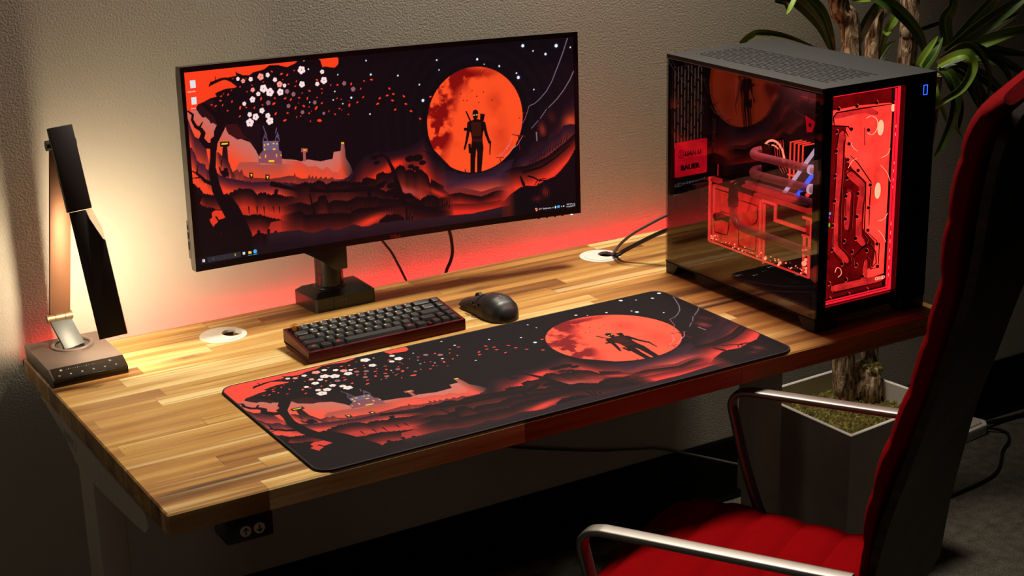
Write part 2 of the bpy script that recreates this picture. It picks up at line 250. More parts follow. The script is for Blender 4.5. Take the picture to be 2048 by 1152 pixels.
('S',((2.1,346.1),(12.7,337.5),(9.9,326.2),(17.2,310.6),(29,302.8),(34,293.7),(28.4,281.5),(40.7,265),(56.6,263)),3.9,14.6,(16,8,12)),
('S',((26,307.4),(33.8,318.2)),5.3,2.9,(16,8,12)),
('S',((0.8,213.3),(10.5,206.6),(19.1,199),(29.5,186.8),(47.2,177.8)),2.4,9.7,(16,8,12)),
('S',((0.5,196.8),(16.6,197.2)),1.9,3.4,(16,8,12)),
('S',((13.3,225.6),(11.5,204.4)),1.5,4.9,(16,8,12)),
('S',((75.8,327.2),(75.4,350.7)),14.6,7.3,(16,8,12)),
('S',((89.3,323.5),(102.1,339.2)),9.7,4.9,(16,8,12)),
('P',((-3.9,188.5),(5.4,181.9),(9.6,165.4),(21.2,153.1),(8.3,133.6),(24.8,128.5),(38.2,118.5),(39.7,102.1),(30.8,98.1),(40.7,80.4),(48.2,67),(59.2,61.2),(72.1,78.2),(70.8,97.4),(94.8,72.1),(133.8,49.6),(129.6,-4.9),(-1.7,16.9)),(18,8,11),None),
('P',((45.5,103.9),(51.2,103.1),(54.8,94.4),(70.8,97.4),(73,89),(58.4,85.8),(69.3,78.7),(52.3,81.3),(48.3,68.4),(46.6,82.2),(41,83.1),(53,90.6)),(18,8,11),None),
('S',((129.9,113.1),(130.1,96.7)),3.6,0.9,(22,9,12)),
('S',((150.1,110.2),(150.1,91.1)),3.6,0.9,(22,9,12)),
('S',((167.5,107.7),(167.7,91.2)),3.6,0.9,(22,9,12)),
('S',((190.8,104.4),(191.2,90.6)),3.6,0.9,(22,9,12)),
('S',((205.4,102.3),(205.8,87.1)),3.6,0.9,(22,9,12)),
('F',(283.1,410.1),9.4,(255,222,222)),
('F',(334.3,401.4),5.2,(255,222,222)),
('F',(337.5,381.2),8.3,(255,222,222)),
('F',(320.5,374.9),5.2,(255,222,222)),
('F',(282.1,377.7),7.3,(255,222,222)),
('F',(181.5,404.4),7.8,(255,150,140)),
('F',(198.9,406.7),5.2,(255,222,222)),
('F',(126.3,405.1),4.4,(255,222,222)),
('F',(138.4,399.2),4.9,(255,150,140)),
('F',(156.9,401.4),5.2,(255,222,222)),
('F',(215.9,394.5),5.2,(255,222,222)),
('F',(226.7,383.1),7,(255,150,140)),
('F',(238.6,379.3),4.4,(255,222,222)),
('F',(186.4,377.4),9.1,(255,222,222)),
('F',(201.6,367.6),9.6,(255,222,222)),
('F',(227.2,365.3),8.1,(255,222,222)),
('F',(160.1,377.2),5.2,(255,150,140)),
('F',(172.8,366.6),5.2,(255,222,222)),
('F',(157.9,355.7),7,(255,222,222)),
('F',(137.3,348.5),4.7,(255,222,222)),
('F',(178.9,328.2),6.5,(255,222,222)),
('F',(148.5,322.6),5.5,(255,222,222)),
('F',(162.6,315.8),7.8,(255,222,222)),
('F',(147.6,304.5),9.6,(255,222,222)),
('F',(192.6,315.4),6.2,(255,222,222)),
('F',(196.8,303),8.9,(255,222,222)),
('F',(244.1,365.2),5.2,(150,96,104)),
('F',(259.4,357.3),5.2,(150,96,104)),
('F',(196,344.1),5.7,(150,96,104)),
('F',(245.1,331.8),4.9,(150,96,104)),
('F',(311.4,333.3),4.7,(150,96,104)),
('F',(279.1,313.9),4.7,(150,96,104)),
('F',(388.5,369.7),5.2,(150,96,104)),
('F',(410.5,354.2),5.7,(150,96,104)),
('F',(332.6,305.8),3.6,(150,96,104)),
('C',(209.6,413.4),2.6,1.4,(251,62,28),-0.6),
('C',(232.7,405.8),3.7,2,(251,62,28),0.4),
('C',(247,402.4),3.2,1.7,(251,62,28),0.9),
('C',(264.9,410.6),2.1,1.1,(251,62,28),-0.2),
('C',(145.9,404.1),1.6,0.8,(251,62,28),1.2),
('C',(159.1,387.9),1.6,0.8,(251,62,28),-0.6),
('C',(187,392.1),1.9,1,(251,62,28),0.4),
('C',(235.1,392.6),1.6,0.8,(251,62,28),0.9),
('C',(248.8,381.4),2.6,1.4,(251,62,28),-0.2),
('C',(268.4,385.6),2.4,1.3,(251,62,28),1.2),
('C',(320.1,384),3.2,1.7,(251,62,28),-0.6),
('C',(265,374.8),2.4,1.3,(251,62,28),0.4),
('C',(353.9,368.8),2.1,1.1,(251,62,28),0.9),
('C',(371.3,367.7),2.9,1.5,(251,62,28),-0.2),
('C',(406.2,366.5),3.2,1.7,(251,62,28),1.2),
('C',(439.6,370.5),2.6,1.4,(251,62,28),-0.6),
('C',(459.1,371.6),2.1,1.1,(251,62,28),0.4),
('C',(429.8,353.1),2.6,1.4,(251,62,28),0.9),
('C',(331,362.6),2.4,1.3,(251,62,28),-0.2),
('C',(330.9,353),1.9,1,(251,62,28),1.2),
('C',(299.9,360.9),3.2,1.7,(251,62,28),-0.6),
('C',(281.3,357.7),1.9,1,(251,62,28),0.4),
('C',(129.9,386.6),2.1,1.1,(251,62,28),0.9),
('C',(145.9,374.7),2.1,1.1,(251,62,28),-0.2),
('C',(108.8,381.3),1.3,0.7,(251,62,28),1.2),
('C',(89.4,375.4),1.6,0.8,(251,62,28),-0.6),
('C',(83.1,371),2.6,1.4,(251,62,28),0.4),
('C',(100,372.7),2.9,1.5,(251,62,28),0.9),
('C',(80.8,361.3),2.9,1.5,(251,62,28),-0.2),
('C',(108,356.3),2.9,1.5,(251,62,28),1.2),
('C',(58.9,354.4),2.4,1.3,(251,62,28),-0.6),
('C',(68.1,350.8),2.9,1.5,(251,62,28),0.4),
('C',(84.9,350.8),2.6,1.4,(251,62,28),0.9),
('C',(95.9,337.3),2.4,1.3,(251,62,28),-0.2),
('C',(126.7,340.5),4,2.1,(251,62,28),1.2),
('C',(140.9,339.9),2.4,1.3,(251,62,28),-0.6),
('C',(124.2,321.3),2.9,1.5,(251,62,28),0.4),
('C',(161.1,336.5),2.9,1.5,(251,62,28),0.9),
('C',(181.6,340.9),2.1,1.1,(251,62,28),-0.2),
('C',(178.9,355.4),3.7,2,(251,62,28),1.2),
('C',(212.6,353),2.6,1.4,(251,62,28),-0.6),
('C',(238,350),3.2,1.7,(251,62,28),0.4),
('C',(251.8,345.7),3.4,1.8,(251,62,28),0.9),
('C',(273,347.6),3.2,1.7,(251,62,28),-0.2),
('C',(293.5,344.3),3.4,1.8,(251,62,28),1.2),
('C',(317.9,343.7),2.1,1.1,(251,62,28),-0.6),
('C',(209.4,340.8),4.2,2.2,(251,62,28),0.4),
('C',(212.4,318),3.7,2,(251,62,28),0.9),
('C',(241.9,316.2),2.9,1.5,(251,62,28),-0.2),
('C',(262.6,325.7),3.7,2,(251,62,28),1.2),
('C',(283.4,327.6),3.7,2,(251,62,28),-0.6),
('C',(296.6,324.1),1.9,1,(251,62,28),0.4),
('C',(314.2,319.8),4.8,2.5,(251,62,28),0.9),
('C',(295.6,309.7),2.6,1.4,(251,62,28),-0.2),
('C',(263.8,304.5),2.1,1.1,(251,62,28),1.2),
('C',(273.8,305.6),1.9,1,(251,62,28),-0.6),
('C',(234,300.1),4.2,2.2,(251,62,28),0.4),
('C',(297.5,290.7),2.1,1.1,(251,62,28),0.9),
('C',(320.5,290.2),5.8,3.1,(251,62,28),-0.2),
('C',(345.6,309.1),2.1,1.1,(251,62,28),1.2),
('C',(361,300.6),2.6,1.4,(251,62,28),-0.6),
('C',(328.9,329.6),2.9,1.5,(251,62,28),0.4),
('C',(368.1,336.8),2.1,1.1,(251,62,28),0.9),
('C',(378.8,333.3),1.9,1,(251,62,28),-0.2),
('C',(398.7,317.9),4.2,2.2,(251,62,28),1.2),
('C',(398.5,327.7),1.3,0.7,(251,62,28),-0.6),
('C',(419.6,322.4),2.9,1.5,(251,62,28),0.4),
('C',(435,332.9),2.6,1.4,(251,62,28),0.9),
('C',(373,312.5),2.6,1.4,(251,62,28),-0.2),
('C',(378.6,308.8),1.6,0.8,(251,62,28),1.2),
('C',(394.7,296.6),1.9,1,(251,62,28),-0.6),
('C',(471.2,313.6),3.7,2,(251,62,28),0.4),
('C',(301.4,313.9),1.3,0.7,(251,62,28),0.9),
('C',(270.9,335.8),1.3,0.7,(251,62,28),-0.2),
('C',(503.9,346.9),3.5,1.8,(251,62,28),-0.8),
('C',(497.4,331),3.5,1.8,(251,62,28),0.1),
('C',(513.6,332.7),3.5,1.8,(251,62,28),-0.3),
('C',(477.6,326.3),3.5,1.8,(251,62,28),0.5),
('C',(510.8,317.7),3.5,1.8,(251,62,28),-0.4),
('C',(540.8,324.8),3.5,1.8,(251,62,28),-0.8),
('C',(471.9,313.9),3.5,1.8,(251,62,28),0.1),
('C',(545.2,306),3.5,1.8,(251,62,28),-0.3),
('C',(516.4,295.5),3.5,1.8,(251,62,28),0.5),
('C',(557.9,287.8),3.5,1.8,(251,62,28),-0.4),
('C',(581,267.1),3.5,1.8,(251,62,28),-0.8),
('C',(610.5,317.2),3.5,1.8,(251,62,28),0.1),
('C',(458.9,371.7),3.5,1.8,(251,62,28),-0.3),
('T',(290.6,431.9),2),
('T',(300.6,410.4),1.5),
('T',(373.3,391.1),1.5),
('T',(447.4,417.1),1.7),
('T',(457.6,383.9),2.2),
('T',(363.5,353.4),1.4),
('T',(404.5,334.9),2.3),
('T',(358.3,334.1),1.4),
('T',(382.1,323),1.4),
('T',(298.6,334.7),1.4),
('T',(450.5,291.6),1.8),
('T',(407,433),1.3),
('T',(862.7,419.2),3.7),
('T',(890,404.6),1.8),
('T',(923.8,394.4),3),
('T',(953.6,412.8),4.1),
('T',(992.1,405.8),1.7),
('T',(739,396.2),2.7),
('T',(757.2,382.8),1.4),
('T',(631.3,402.9),1.8),
('T',(636.2,378.9),1.4),
('T',(797.5,374.9),2.2),
('T',(843.5,354.1),1.8),
('T',(848.4,342.9),3.8),
('T',(889.7,309.5),1.7),
('T',(527.6,374.9),1.9),
('T',(582.7,348.8),1.9),
('T',(590.5,310.3),3.3),
('T',(457.9,383.6),1.9)]
DISTRO = {'tank':((1.2646,0.391),(1.3245,0.3928),(1.3992,0.3883),(1.3989,0.3582),(1.3984,0.3142),(1.3978,0.2698),(1.3985,0.2248),(1.3979,0.1885),(1.3976,0.1475),(1.3978,0.1083),(1.398,0.0734),(1.361,0.071),(1.3597,0.0828),(1.3777,0.0888),(1.3816,0.1112),(1.3801,0.1344),(1.3495,0.1648),(1.3504,0.2076),(1.3517,0.2255),(1.3518,0.2478),(1.3168,0.2819),(1.2984,0.3066),(1.2967,0.3372),(1.2988,0.3499),(1.2997,0.3584),(1.2869,0.3634),(1.263,0.3677),(1.2595,0.381)),
'channels':((((1.2819,0.3522),(1.2788,0.3311),(1.2791,0.2876),(1.2765,0.2397),(1.2744,0.2155),(1.2747,0.1753),(1.2762,0.1459),(1.2908,0.1297),(1.3045,0.1148)),42),(((1.3,0.2768),(1.3164,0.2633),(1.333,0.2485),(1.3328,0.2263),(1.3297,0.2065),(1.3306,0.1658),(1.3322,0.1519),(1.3422,0.1399)),46),(((1.3033,0.2421),(1.3014,0.2244),(1.3011,0.2044),(1.3012,0.1764)),42),(((1.2725,0.0675),(1.3028,0.067),(1.3554,0.0663),(1.391,0.0654)),44),(((1.3518,0.0774),(1.3502,0.0938),(1.3501,0.1065)),34),(((1.2642,0.3825),(1.2941,0.385),(1.3306,0.3856),(1.3597,0.3764)),40)),
'rings':((((1.2572,0.3727),(1.258,0.3833),(1.2646,0.3899),(1.3304,0.3899),(1.3992,0.3887)),7),(((1.258,0.3833),(1.2602,0.367),(1.2925,0.362),(1.3001,0.3519)),7),(((1.2935,0.3442),(1.2874,0.3536),(1.2788,0.3574),(1.272,0.3536),(1.2684,0.3326),(1.2681,0.2674),(1.2678,0.2344),(1.267,0.1767),(1.2688,0.1404),(1.2826,0.1222),(1.3064,0.1065),(1.3134,0.1109),(1.3115,0.1192),(1.2857,0.1442),(1.2836,0.185),(1.2834,0.243),(1.2858,0.3301),(1.2877,0.3471)),6),(((1.2947,0.271),(1.2929,0.2778),(1.3026,0.2819),(1.3112,0.2795),(1.3398,0.2541),(1.3408,0.2228),(1.3412,0.1572),(1.3506,0.1465),(1.3482,0.1378),(1.3367,0.1352),(1.3228,0.149)),6),(((1.2966,0.1828),(1.2934,0.2414),(1.3017,0.2463),(1.3112,0.2386),(1.3113,0.1759),(1.3029,0.1705),(1.294,0.1765)),6),(((1.2678,0.076),(1.2653,0.0684),(1.2714,0.0604),(1.3944,0.0596)),6),(((1.2692,0.0757),(1.3372,0.0767)),5),(((1.3213,0.0991),(1.3173,0.1182),(1.3368,0.1329),(1.3569,0.1385),(1.3713,0.1199),(1.3741,0.0987),(1.3599,0.0893)),6),(((1.3419,0.0954),(1.3441,0.1087),(1.3526,0.1129),(1.3589,0.1061),(1.3599,0.0893),(1.3762,0.0891)),5),(((1.3498,0.1602),(1.3792,0.1346),(1.3799,0.0907)),5),(((1.3011,0.3083),(1.319,0.2926),(1.3529,0.2521),(1.3512,0.2233),(1.3519,0.1735)),6),(((1.3311,0.3542),(1.3329,0.3234)),5)),
'arcs':((((1.3343,0.3711),(1.3455,0.3739),(1.3589,0.3657),(1.3613,0.3501),(1.3505,0.3396),(1.3373,0.3446)),5),(((1.2998,0.3325),(1.3059,0.3229),(1.3163,0.3144)),3),(((1.3944,0.3081),(1.3878,0.298),(1.3735,0.2945)),3),(((1.3729,0.2813),(1.39,0.2643),(1.3984,0.2473)),3),(((1.3964,0.1888),(1.3867,0.179),(1.3721,0.178)),3),(((1.2966,0.2871),(1.3045,0.298),(1.3156,0.3019)),3),(((1.3746,0.1605),(1.3857,0.1495),(1.3955,0.134)),2.5),(((1.2752,0.0985),(1.2791,0.1069),(1.2879,0.103),(1.2904,0.0934),(1.2829,0.088)),4)),
'screws':((1.2671,0.396),(1.3089,0.3959),(1.355,0.396),(1.3987,0.3964),(1.4127,0.3607),(1.4114,0.3161),(1.4115,0.2711),(1.4116,0.2266),(1.2649,0.3567),(1.2942,0.3311),(1.2653,0.3222),(1.2929,0.303),(1.3183,0.28),(1.3488,0.2487),(1.2933,0.2701),(1.2648,0.2777),(1.3207,0.2371),(1.2922,0.2372),(1.2984,0.3569),(1.3384,0.3499),(1.2656,0.2324),(1.347,0.207),(1.4102,0.1819),(1.3202,0.195),(1.293,0.1953),(1.2636,0.1879),(1.348,0.1651),(1.4102,0.1372),(1.3196,0.1548),(1.2924,0.1543),(1.3718,0.1354),(1.2644,0.143),(1.3123,0.1309),(1.3474,0.1269),(1.4071,0.0934),(1.376,0.0921),(1.3239,0.1039),(1.2894,0.1125),(1.3399,0.0801),(1.3006,0.0805),(1.3963,0.0527),(1.3518,0.0519),(1.308,0.0515),(1.2633,0.0512),(1.2604,0.0808)),
'glow':((1.372,0.3486),(1.3721,0.2335),(1.3997,0.381)),
'leds':((1.4094,0.3462),(1.4089,0.3315),(1.4095,0.2792),(1.409,0.2648),(1.4093,0.2479),(1.4096,0.2344),(1.4083,0.1663),(1.4085,0.149),(1.4081,0.133),(1.4081,0.1157),(1.4078,0.1018),(1.4084,0.0831),(1.4081,0.0692),(1.4159,0.1409),(1.4181,0.0953))}
LEAVES = ((((1.496,0.62,0.412),(1.513,0.61,0.428),(1.534,0.6,0.434),(1.599,0.6,0.42),(1.703,0.62,0.382)),0.016,1),(((1.592,0.55,0.521),(1.556,0.53,0.496),(1.533,0.52,0.481)),0.014,1),(((1.582,0.6,0.512),(1.654,0.62,0.482),(1.73,0.64,0.425),(1.784,0.66,0.357)),0.03,0),(((1.688,0.66,0.496),(1.764,0.68,0.449),(1.814,0.7,0.387),(1.831,0.7,0.34)),0.026,0),(((1.78,0.62,0.486),(1.793,0.62,0.442),(1.805,0.62,0.409)),0.016,1),(((1.858,0.6,0.465),(1.848,0.62,0.426),(1.844,0.64,0.38),(1.849,0.66,0.342)),0.026,0),(((1.814,0.58,0.477),(1.779,0.58,0.482),(1.743,0.58,0.492)),0.016,1),(((1.809,0.56,0.485),(1.849,0.54,0.462),(1.901,0.53,0.415),(1.93,0.53,0.374),(1.946,0.54,0.333)),0.03,0),(((1.962,0.64,0.434),(1.947,0.66,0.389),(1.966,0.7,0.325)),0.018,1),(((1.94,0.66,0.379),(1.968,0.66,0.404),(1.985,0.66,0.43)),0.022,1),(((1.979,0.72,0.304),(2.008,0.72,0.335),(2.033,0.72,0.348)),0.02,2),(((2.107,0.72,0.365),(2.154,0.72,0.374),(2.194,0.72,0.38)),0.012,2),(((1.62,0.66,0.486),(1.648,0.66,0.478),(1.655,0.66,0.462)),0.012,2),(((1.889,0.5,0.338),(1.901,0.49,0.367),(1.919,0.48,0.401)),0.022,1),(((1.886,0.48,0.336),(1.906,0.47,0.369),(1.933,0.48,0.397)),0.022,0),(((1.991,0.52,0.369),(1.958,0.5,0.429),(1.957,0.48,0.464),(1.947,0.48,0.496)),0.032,0),(((1.978,0.5,0.362),(1.992,0.46,0.42),(2.011,0.42,0.475),(2.009,0.4,0.504)),0.034,0),(((1.95,0.48,0.363),(1.979,0.42,0.421),(2.021,0.38,0.463),(2.045,0.35,0.49)),0.036,0),(((2.008,0.52,0.343),(2.04,0.46,0.38),(2.086,0.42,0.404),(2.156,0.4,0.41)),0.03,1),(((2.072,0.56,0.344),(2.141,0.54,0.384),(2.21,0.52,0.418)),0.026,2),(((1.93,0.48,0.343),(1.96,0.44,0.378),(2.007,0.42,0.361),(2.072,0.4,0.328),(2.138,0.4,0.293)),0.026,0),(((1.951,0.5,0.335),(2.018,0.48,0.363),(2.089,0.46,0.356),(2.194,0.44,0.333)),0.03,0),(((1.91,0.46,0.343),(1.948,0.42,0.364),(1.986,0.4,0.356),(2.042,0.4,0.326),(2.097,0.42,0.267)),0.022,0),(((1.888,0.44,0.361),(1.917,0.4,0.393),(1.941,0.38,0.377),(1.975,0.38,0.326),(1.995,0.4,0.261)),0.016,0),(((1.883,0.44,0.349),(1.883,0.4,0.37),(1.9,0.38,0.376),(1.911,0.37,0.351),(1.886,0.37,0.312),(1.847,0.38,0.288),(1.841,0.4,0.267)),0.024,1),(((1.917,0.47,0.335),(1.933,0.44,0.345),(1.95,0.42,0.333),(1.984,0.42,0.292),(2.02,0.44,0.24)),0.02,0),(((1.948,0.5,0.328),(1.962,0.48,0.312),(1.973,0.47,0.269),(1.968,0.47,0.215),(1.952,0.48,0.159),(1.949,0.5,0.128)),0.026,0),(((1.951,0.5,0.327),(1.984,0.48,0.315),(2.015,0.47,0.28),(2.05,0.47,0.226)),0.024,2),(((1.972,0.52,0.322),(1.984,0.5,0.29),(2.019,0.5,0.236),(2.021,0.5,0.18)),0.022,2),(((1.98,0.52,0.321),(2.043,0.5,0.311),(2.094,0.48,0.28),(2.138,0.48,0.236),(2.182,0.5,0.169)),0.03,2),(((2.011,0.55,0.31),(2.08,0.54,0.284),(2.12,0.53,0.241),(2.158,0.53,0.179)),0.026,2),(((1.962,0.52,0.296),(1.95,0.5,0.267),(1.972,0.5,0.226),(1.981,0.5,0.202)),0.014,1),(((1.999,0.5,0.211),(2.014,0.5,0.186),(2.034,0.5,0.161)),0.01,1),(((2,0.54,0.321),(2.078,0.52,0.326),(2.152,0.5,0.312),(2.235,0.5,0.277)),0.024,2))
TRUNKS = (((1.717,0.5,-0.394,0.024),(1.717,0.51,-0.278,0.022),(1.768,0.58,0.364,0.021),(1.749,0.6,0.46,0.022),(1.723,0.6,0.546,0.022)),((1.735,0.5,-0.386,0.017),(1.78,0.52,-0.337,0.017),(1.824,0.54,-0.298,0.019),(1.867,0.62,0.353,0.016),(1.89,0.62,0.449,0.017)),((1.848,0.56,-0.261,0.02),(1.949,0.6,0.324,0.02),(1.953,0.6,0.401,0.02),(1.969,0.62,0.523,0.021)),((1.78,0.49,-0.406,0.027),(1.778,0.49,-0.369,0.026),(1.788,0.5,-0.332,0.024)),((1.851,0.54,-0.243,0.016),(1.961,0.54,0.135,0.014),(1.961,0.52,0.307,0.014)))
POT = ((1.5241,0.58033),(1.5361,0.28367),(1.8376,0.31538),(1.8017,0.59229))
MONAX = ((0.99952,-0.017846,-0.025196),(0.026076,0.050918,0.99836),(0.016534,0.99854,-0.051359),(0.69855,0.63808,0.1216))
CAM = ((0.85595,-0.51647,-0.024685),(0.18134,0.25514,0.94975),(0.48422,0.81741,-0.31204),(-0.60707,-1.977,0.97842))

# ------------------------------------------------------------------ materials
def s2l(c):
    return tuple(((v/255)/12.92 if v/255 <= .04045 else (((v/255)+.055)/1.055)**2.4) for v in c[:3])
class NT:
    def __init__(s, name):
        s.m = bpy.data.materials.new(name); s.m.use_nodes = True
        s.t = s.m.node_tree; s.t.nodes.clear()
        s.out = s.t.nodes.new('ShaderNodeOutputMaterial')
    def n(s, typ, ins=None, **kw):
        nd = s.t.nodes.new('ShaderNode'+typ)
        for k, v in kw.items(): setattr(nd, k, v)
        for k, v in (ins or {}).items():
            sk = nd.inputs[k]
            if isinstance(v, bpy.types.NodeSocket): s.t.links.new(v, sk)
            else:
                if isinstance(v, (tuple, list)) and len(v) == 3 and sk.type == 'RGBA': v = (*v, 1)
                sk.default_value = v
        return nd
    def math(s, op, a, b=0.0, c=0.0):
        return s.n('Math', {0: a, 1: b, 2: c}, operation=op).outputs[0]
    def pos(s, obj=True):
        return s.n('TexCoord').outputs['Object' if obj else 'Generated']
    def sep(s, v):
        x = s.n('SeparateXYZ', {0: v}); return x.outputs[0], x.outputs[1], x.outputs[2]
    def comb(s, x, y, z=0.0):
        return s.n('CombineXYZ', {0: x, 1: y, 2: z}).outputs[0]
    def noise(s, vec, scale=5, detail=2, rough=.5, dist=0):
        return s.n('TexNoise', {'Vector': vec, 'Scale': scale, 'Detail': detail, 'Roughness': rough, 'Distortion': dist}).outputs[0]
    def ramp(s, fac, stops):
        r = s.n('ValToRGB', {0: fac}); cr = r.color_ramp
        while len(cr.elements) < len(stops): cr.elements.new(.5)
        for e, (p, c) in zip(cr.elements, stops):
            e.position = p; e.color = (*c[:3], 1)
        return r.outputs[0]
    def mix(s, f, a, b, bt='MIX'):
        m = s.n('Mix', None, data_type='RGBA', blend_type=bt)
        for i, v in ((0, f), (6, a), (7, b)):
            if isinstance(v, bpy.types.NodeSocket): s.t.links.new(v, m.inputs[i])
            else: m.inputs[i].default_value = ((*v, 1) if isinstance(v, tuple) and len(v) == 3 else v)
        return m.outputs[2]
    def bump(s, h, st=.3, d=.01):
        return s.n('Bump', {'Height': h, 'Strength': st, 'Distance': d}).outputs[0]
    def bsdf(s, **ins):
        names = {'col': 'Base Color', 'rough': 'Roughness', 'metal': 'Metallic', 'nrm': 'Normal', 'trans': 'Transmission Weight',
                 'spec': 'Specular IOR Level', 'emis': 'Emission Color', 'es': 'Emission Strength', 'sheen': 'Sheen Weight',
                 'coat': 'Coat Weight', 'cr': 'Coat Roughness', 'ior': 'IOR', 'alpha': 'Alpha', 'aniso': 'Anisotropic'}
        return s.n('BsdfPrincipled', {names[k]: v for k, v in ins.items()}).outputs[0]
    def done(s, sh):
        s.t.links.new(sh, s.out.inputs[0]); return s.m
def plain(name, rgb, rough=.5, metal=0, bump=0, scale=400, spec=.5, **k):
    t = NT(name); c = s2l(rgb); p = t.pos()
    nz = t.noise(p, scale*.1, 3)
    col = t.mix(nz, tuple(v*.88 for v in c), tuple(min(1, v*1.1) for v in c))
    ins = dict(col=col, rough=rough, metal=metal, spec=spec, **k)
    if bump: ins['nrm'] = t.bump(t.noise(p, scale, 2), bump, .0006)
    return t.done(t.bsdf(**ins))
def emit(name, rgb, st, lin=False, var=0):
    t = NT(name); c = rgb if lin else s2l(rgb)
    cc = c
    if var:
        nz = t.noise(t.pos(), var, 3, .6)
        cc = t.ramp(nz, [(.3, tuple(v*.45 for v in c)), (.62, c)])
    return t.done(t.n('Emission', {'Color': cc, 'Strength': st}).outputs[0])
def glass(name, tint, rough=.0, ior=1.45, refl=1.0):
    # clear sheet: tinted see-through plus mirror reflection by angle
    t = NT(name)
    g = t.n('NewGeometry'); f0 = ((ior-1)/(ior+1))**2*refl
    c = t.math('ABSOLUTE', t.n('VectorMath', {0: g.outputs['Normal'], 1: g.outputs['Incoming']}, operation='DOT_PRODUCT').outputs['Value'])
    fr = t.math('ADD', f0, t.math('MULTIPLY', 1-f0, t.math('POWER', t.math('SUBTRACT', 1.0, c), 5.0)))
    tr = t.n('BsdfTransparent', {'Color': (*tint, 1)}).outputs[0]
    gl = t.n('BsdfGlossy', {'Color': (1, 1, 1, 1), 'Roughness': rough}).outputs[0]
    return t.done(t.n('MixShader', {0: fr, 1: tr, 2: gl}).outputs[0])
def wood_desk():
    t = NT('acacia_staves'); x, y, z = t.sep(t.pos())
    wob = t.math('MULTIPLY', t.noise(t.comb(t.math('FLOOR', t.math('MULTIPLY', y, 50.0)), 0.0, 0.0), 3.7, 0), .012)
    yy = t.math('DIVIDE', t.math('ADD', y, wob), .0395)
    row = t.math('FLOOR', yy)
    wn = t.n('TexWhiteNoise', {'W': row}, noise_dimensions='1D').outputs[0]
    xo = t.math('ADD', t.math('DIVIDE', x, .43), t.math('MULTIPLY', wn, 9.7))
    col = t.math('FLOOR', xo)
    w2 = t.n('TexWhiteNoise', {'Vector': t.comb(row, col, 3.0)}, noise_dimensions='3D')
    rnd = w2.outputs[0]
    gx = t.math('ADD', t.math('MULTIPLY', x, 1.6), t.math('MULTIPLY', rnd, 31.0))
    gy = t.math('MULTIPLY', y, 34.0)
    v1 = t.comb(gx, gy, t.math('ADD', t.math('MULTIPLY', z, 34.0), t.math('MULTIPLY', rnd, 17.0)))
    n1 = t.noise(v1, 1.0, 4, .55, .35)
    n2 = t.noise(t.comb(t.math('MULTIPLY', gx, 3.0), t.math('MULTIPLY', y, 420.0), t.math('MULTIPLY', z, 420.0)), 1.0, 3, .6)
    n3 = t.noise(t.comb(t.math('MULTIPLY', gx, 1.3), t.math('MULTIPLY', y, 16.0), rnd), 1.0, 2, .5, .8)
    f = t.math('ADD', t.math('MULTIPLY', rnd, .40), t.math('ADD', t.math('MULTIPLY', n1, .86), t.math('MULTIPLY', n3, .40)))
    f = t.math('SUBTRACT', f, .335)
    c = t.ramp(f, [(.16, s2l((70, 44, 22))), (.29, s2l((122, 80, 38))), (.40, s2l((160, 112, 54))), (.52, s2l((184, 136, 68))), (.64, s2l((200, 156, 84))), (.76, s2l((232, 204, 138)))])
    c = t.mix(t.math('MULTIPLY', t.math('SUBTRACT', .62, n2), .9), c, s2l((120, 74, 34)))
    n4 = t.noise(t.comb(t.math('ADD', t.math('MULTIPLY', x, 2.4), t.math('MULTIPLY', rnd, 23.0)), t.math('MULTIPLY', y, 150.0), t.math('MULTIPLY', z, 150.0)), 1.0, 3, .55, .6)
    c = t.mix(t.n('MapRange', {0: n4, 1: .58, 2: .70, 3: 0.0, 4: .55}).outputs[0], c, s2l((104, 66, 30)))
    n5 = t.noise(t.comb(t.math('MULTIPLY', gx, .55), t.math('MULTIPLY', y, 40.0), t.math('MULTIPLY', rnd, 5.0)), 1.0, 2, .5, .3)
    c = t.mix(t.n('MapRange', {0: n5, 1: .60, 2: .70, 3: 0.0, 4: .5}).outputs[0], c, s2l((238, 212, 150)))
    # knots
    vo = t.n('TexVoronoi', {'Vector': t.comb(t.math('MULTIPLY', x, 3.1), t.math('MULTIPLY', y, 10.0), 0.0), 'Scale': 1.0, 'Randomness': 1.0})
    wk = t.math('GREATER_THAN', t.sep(vo.outputs['Color'])[0], .45)
    k = t.math('MULTIPLY', t.math('SUBTRACT', 1.0, t.n('MapRange', {0: vo.outputs['Distance'], 1: .03, 2: .16}).outputs[0]), wk)
    c = t.mix(t.math('MULTIPLY', k, t.noise(t.comb(t.math('MULTIPLY', x, 60.0), t.math('MULTIPLY', y, 160.0), 0.0), 1.0, 3)), c, s2l((60, 34, 20)))
    fy = t.math('FRACT', yy); fx = t.math('FRACT', xo)
    l1 = t.math('LESS_THAN', fy, .02); l2 = t.math('LESS_THAN', fx, .003)
    c = t.mix(t.math('MULTIPLY', t.math('MAXIMUM', l1, l2), .55), c, s2l((90, 56, 28)))
    rg = t.math('ADD', .34, t.math('MULTIPLY', n2, .16))
    return t.done(t.bsdf(col=c, rough=rg, spec=.42, nrm=t.bump(n2, .08, .0005)))
def wood_dark():
    t = NT('dark_zebrano_veneer'); x, y, z = t.sep(t.pos())
    n = t.noise(t.comb(t.math('MULTIPLY', x, 3.0), t.math('MULTIPLY', y, 3.0), t.math('MULTIPLY', z, 45.0)), 1.0, 4, .6, .6)
    c = t.ramp(n, [(.35, s2l((30, 17, 11))), (.55, s2l((58, 34, 22))), (.7, s2l((84, 52, 32)))])
    return t.done(t.bsdf(col=c, rough=.5, spec=.3))
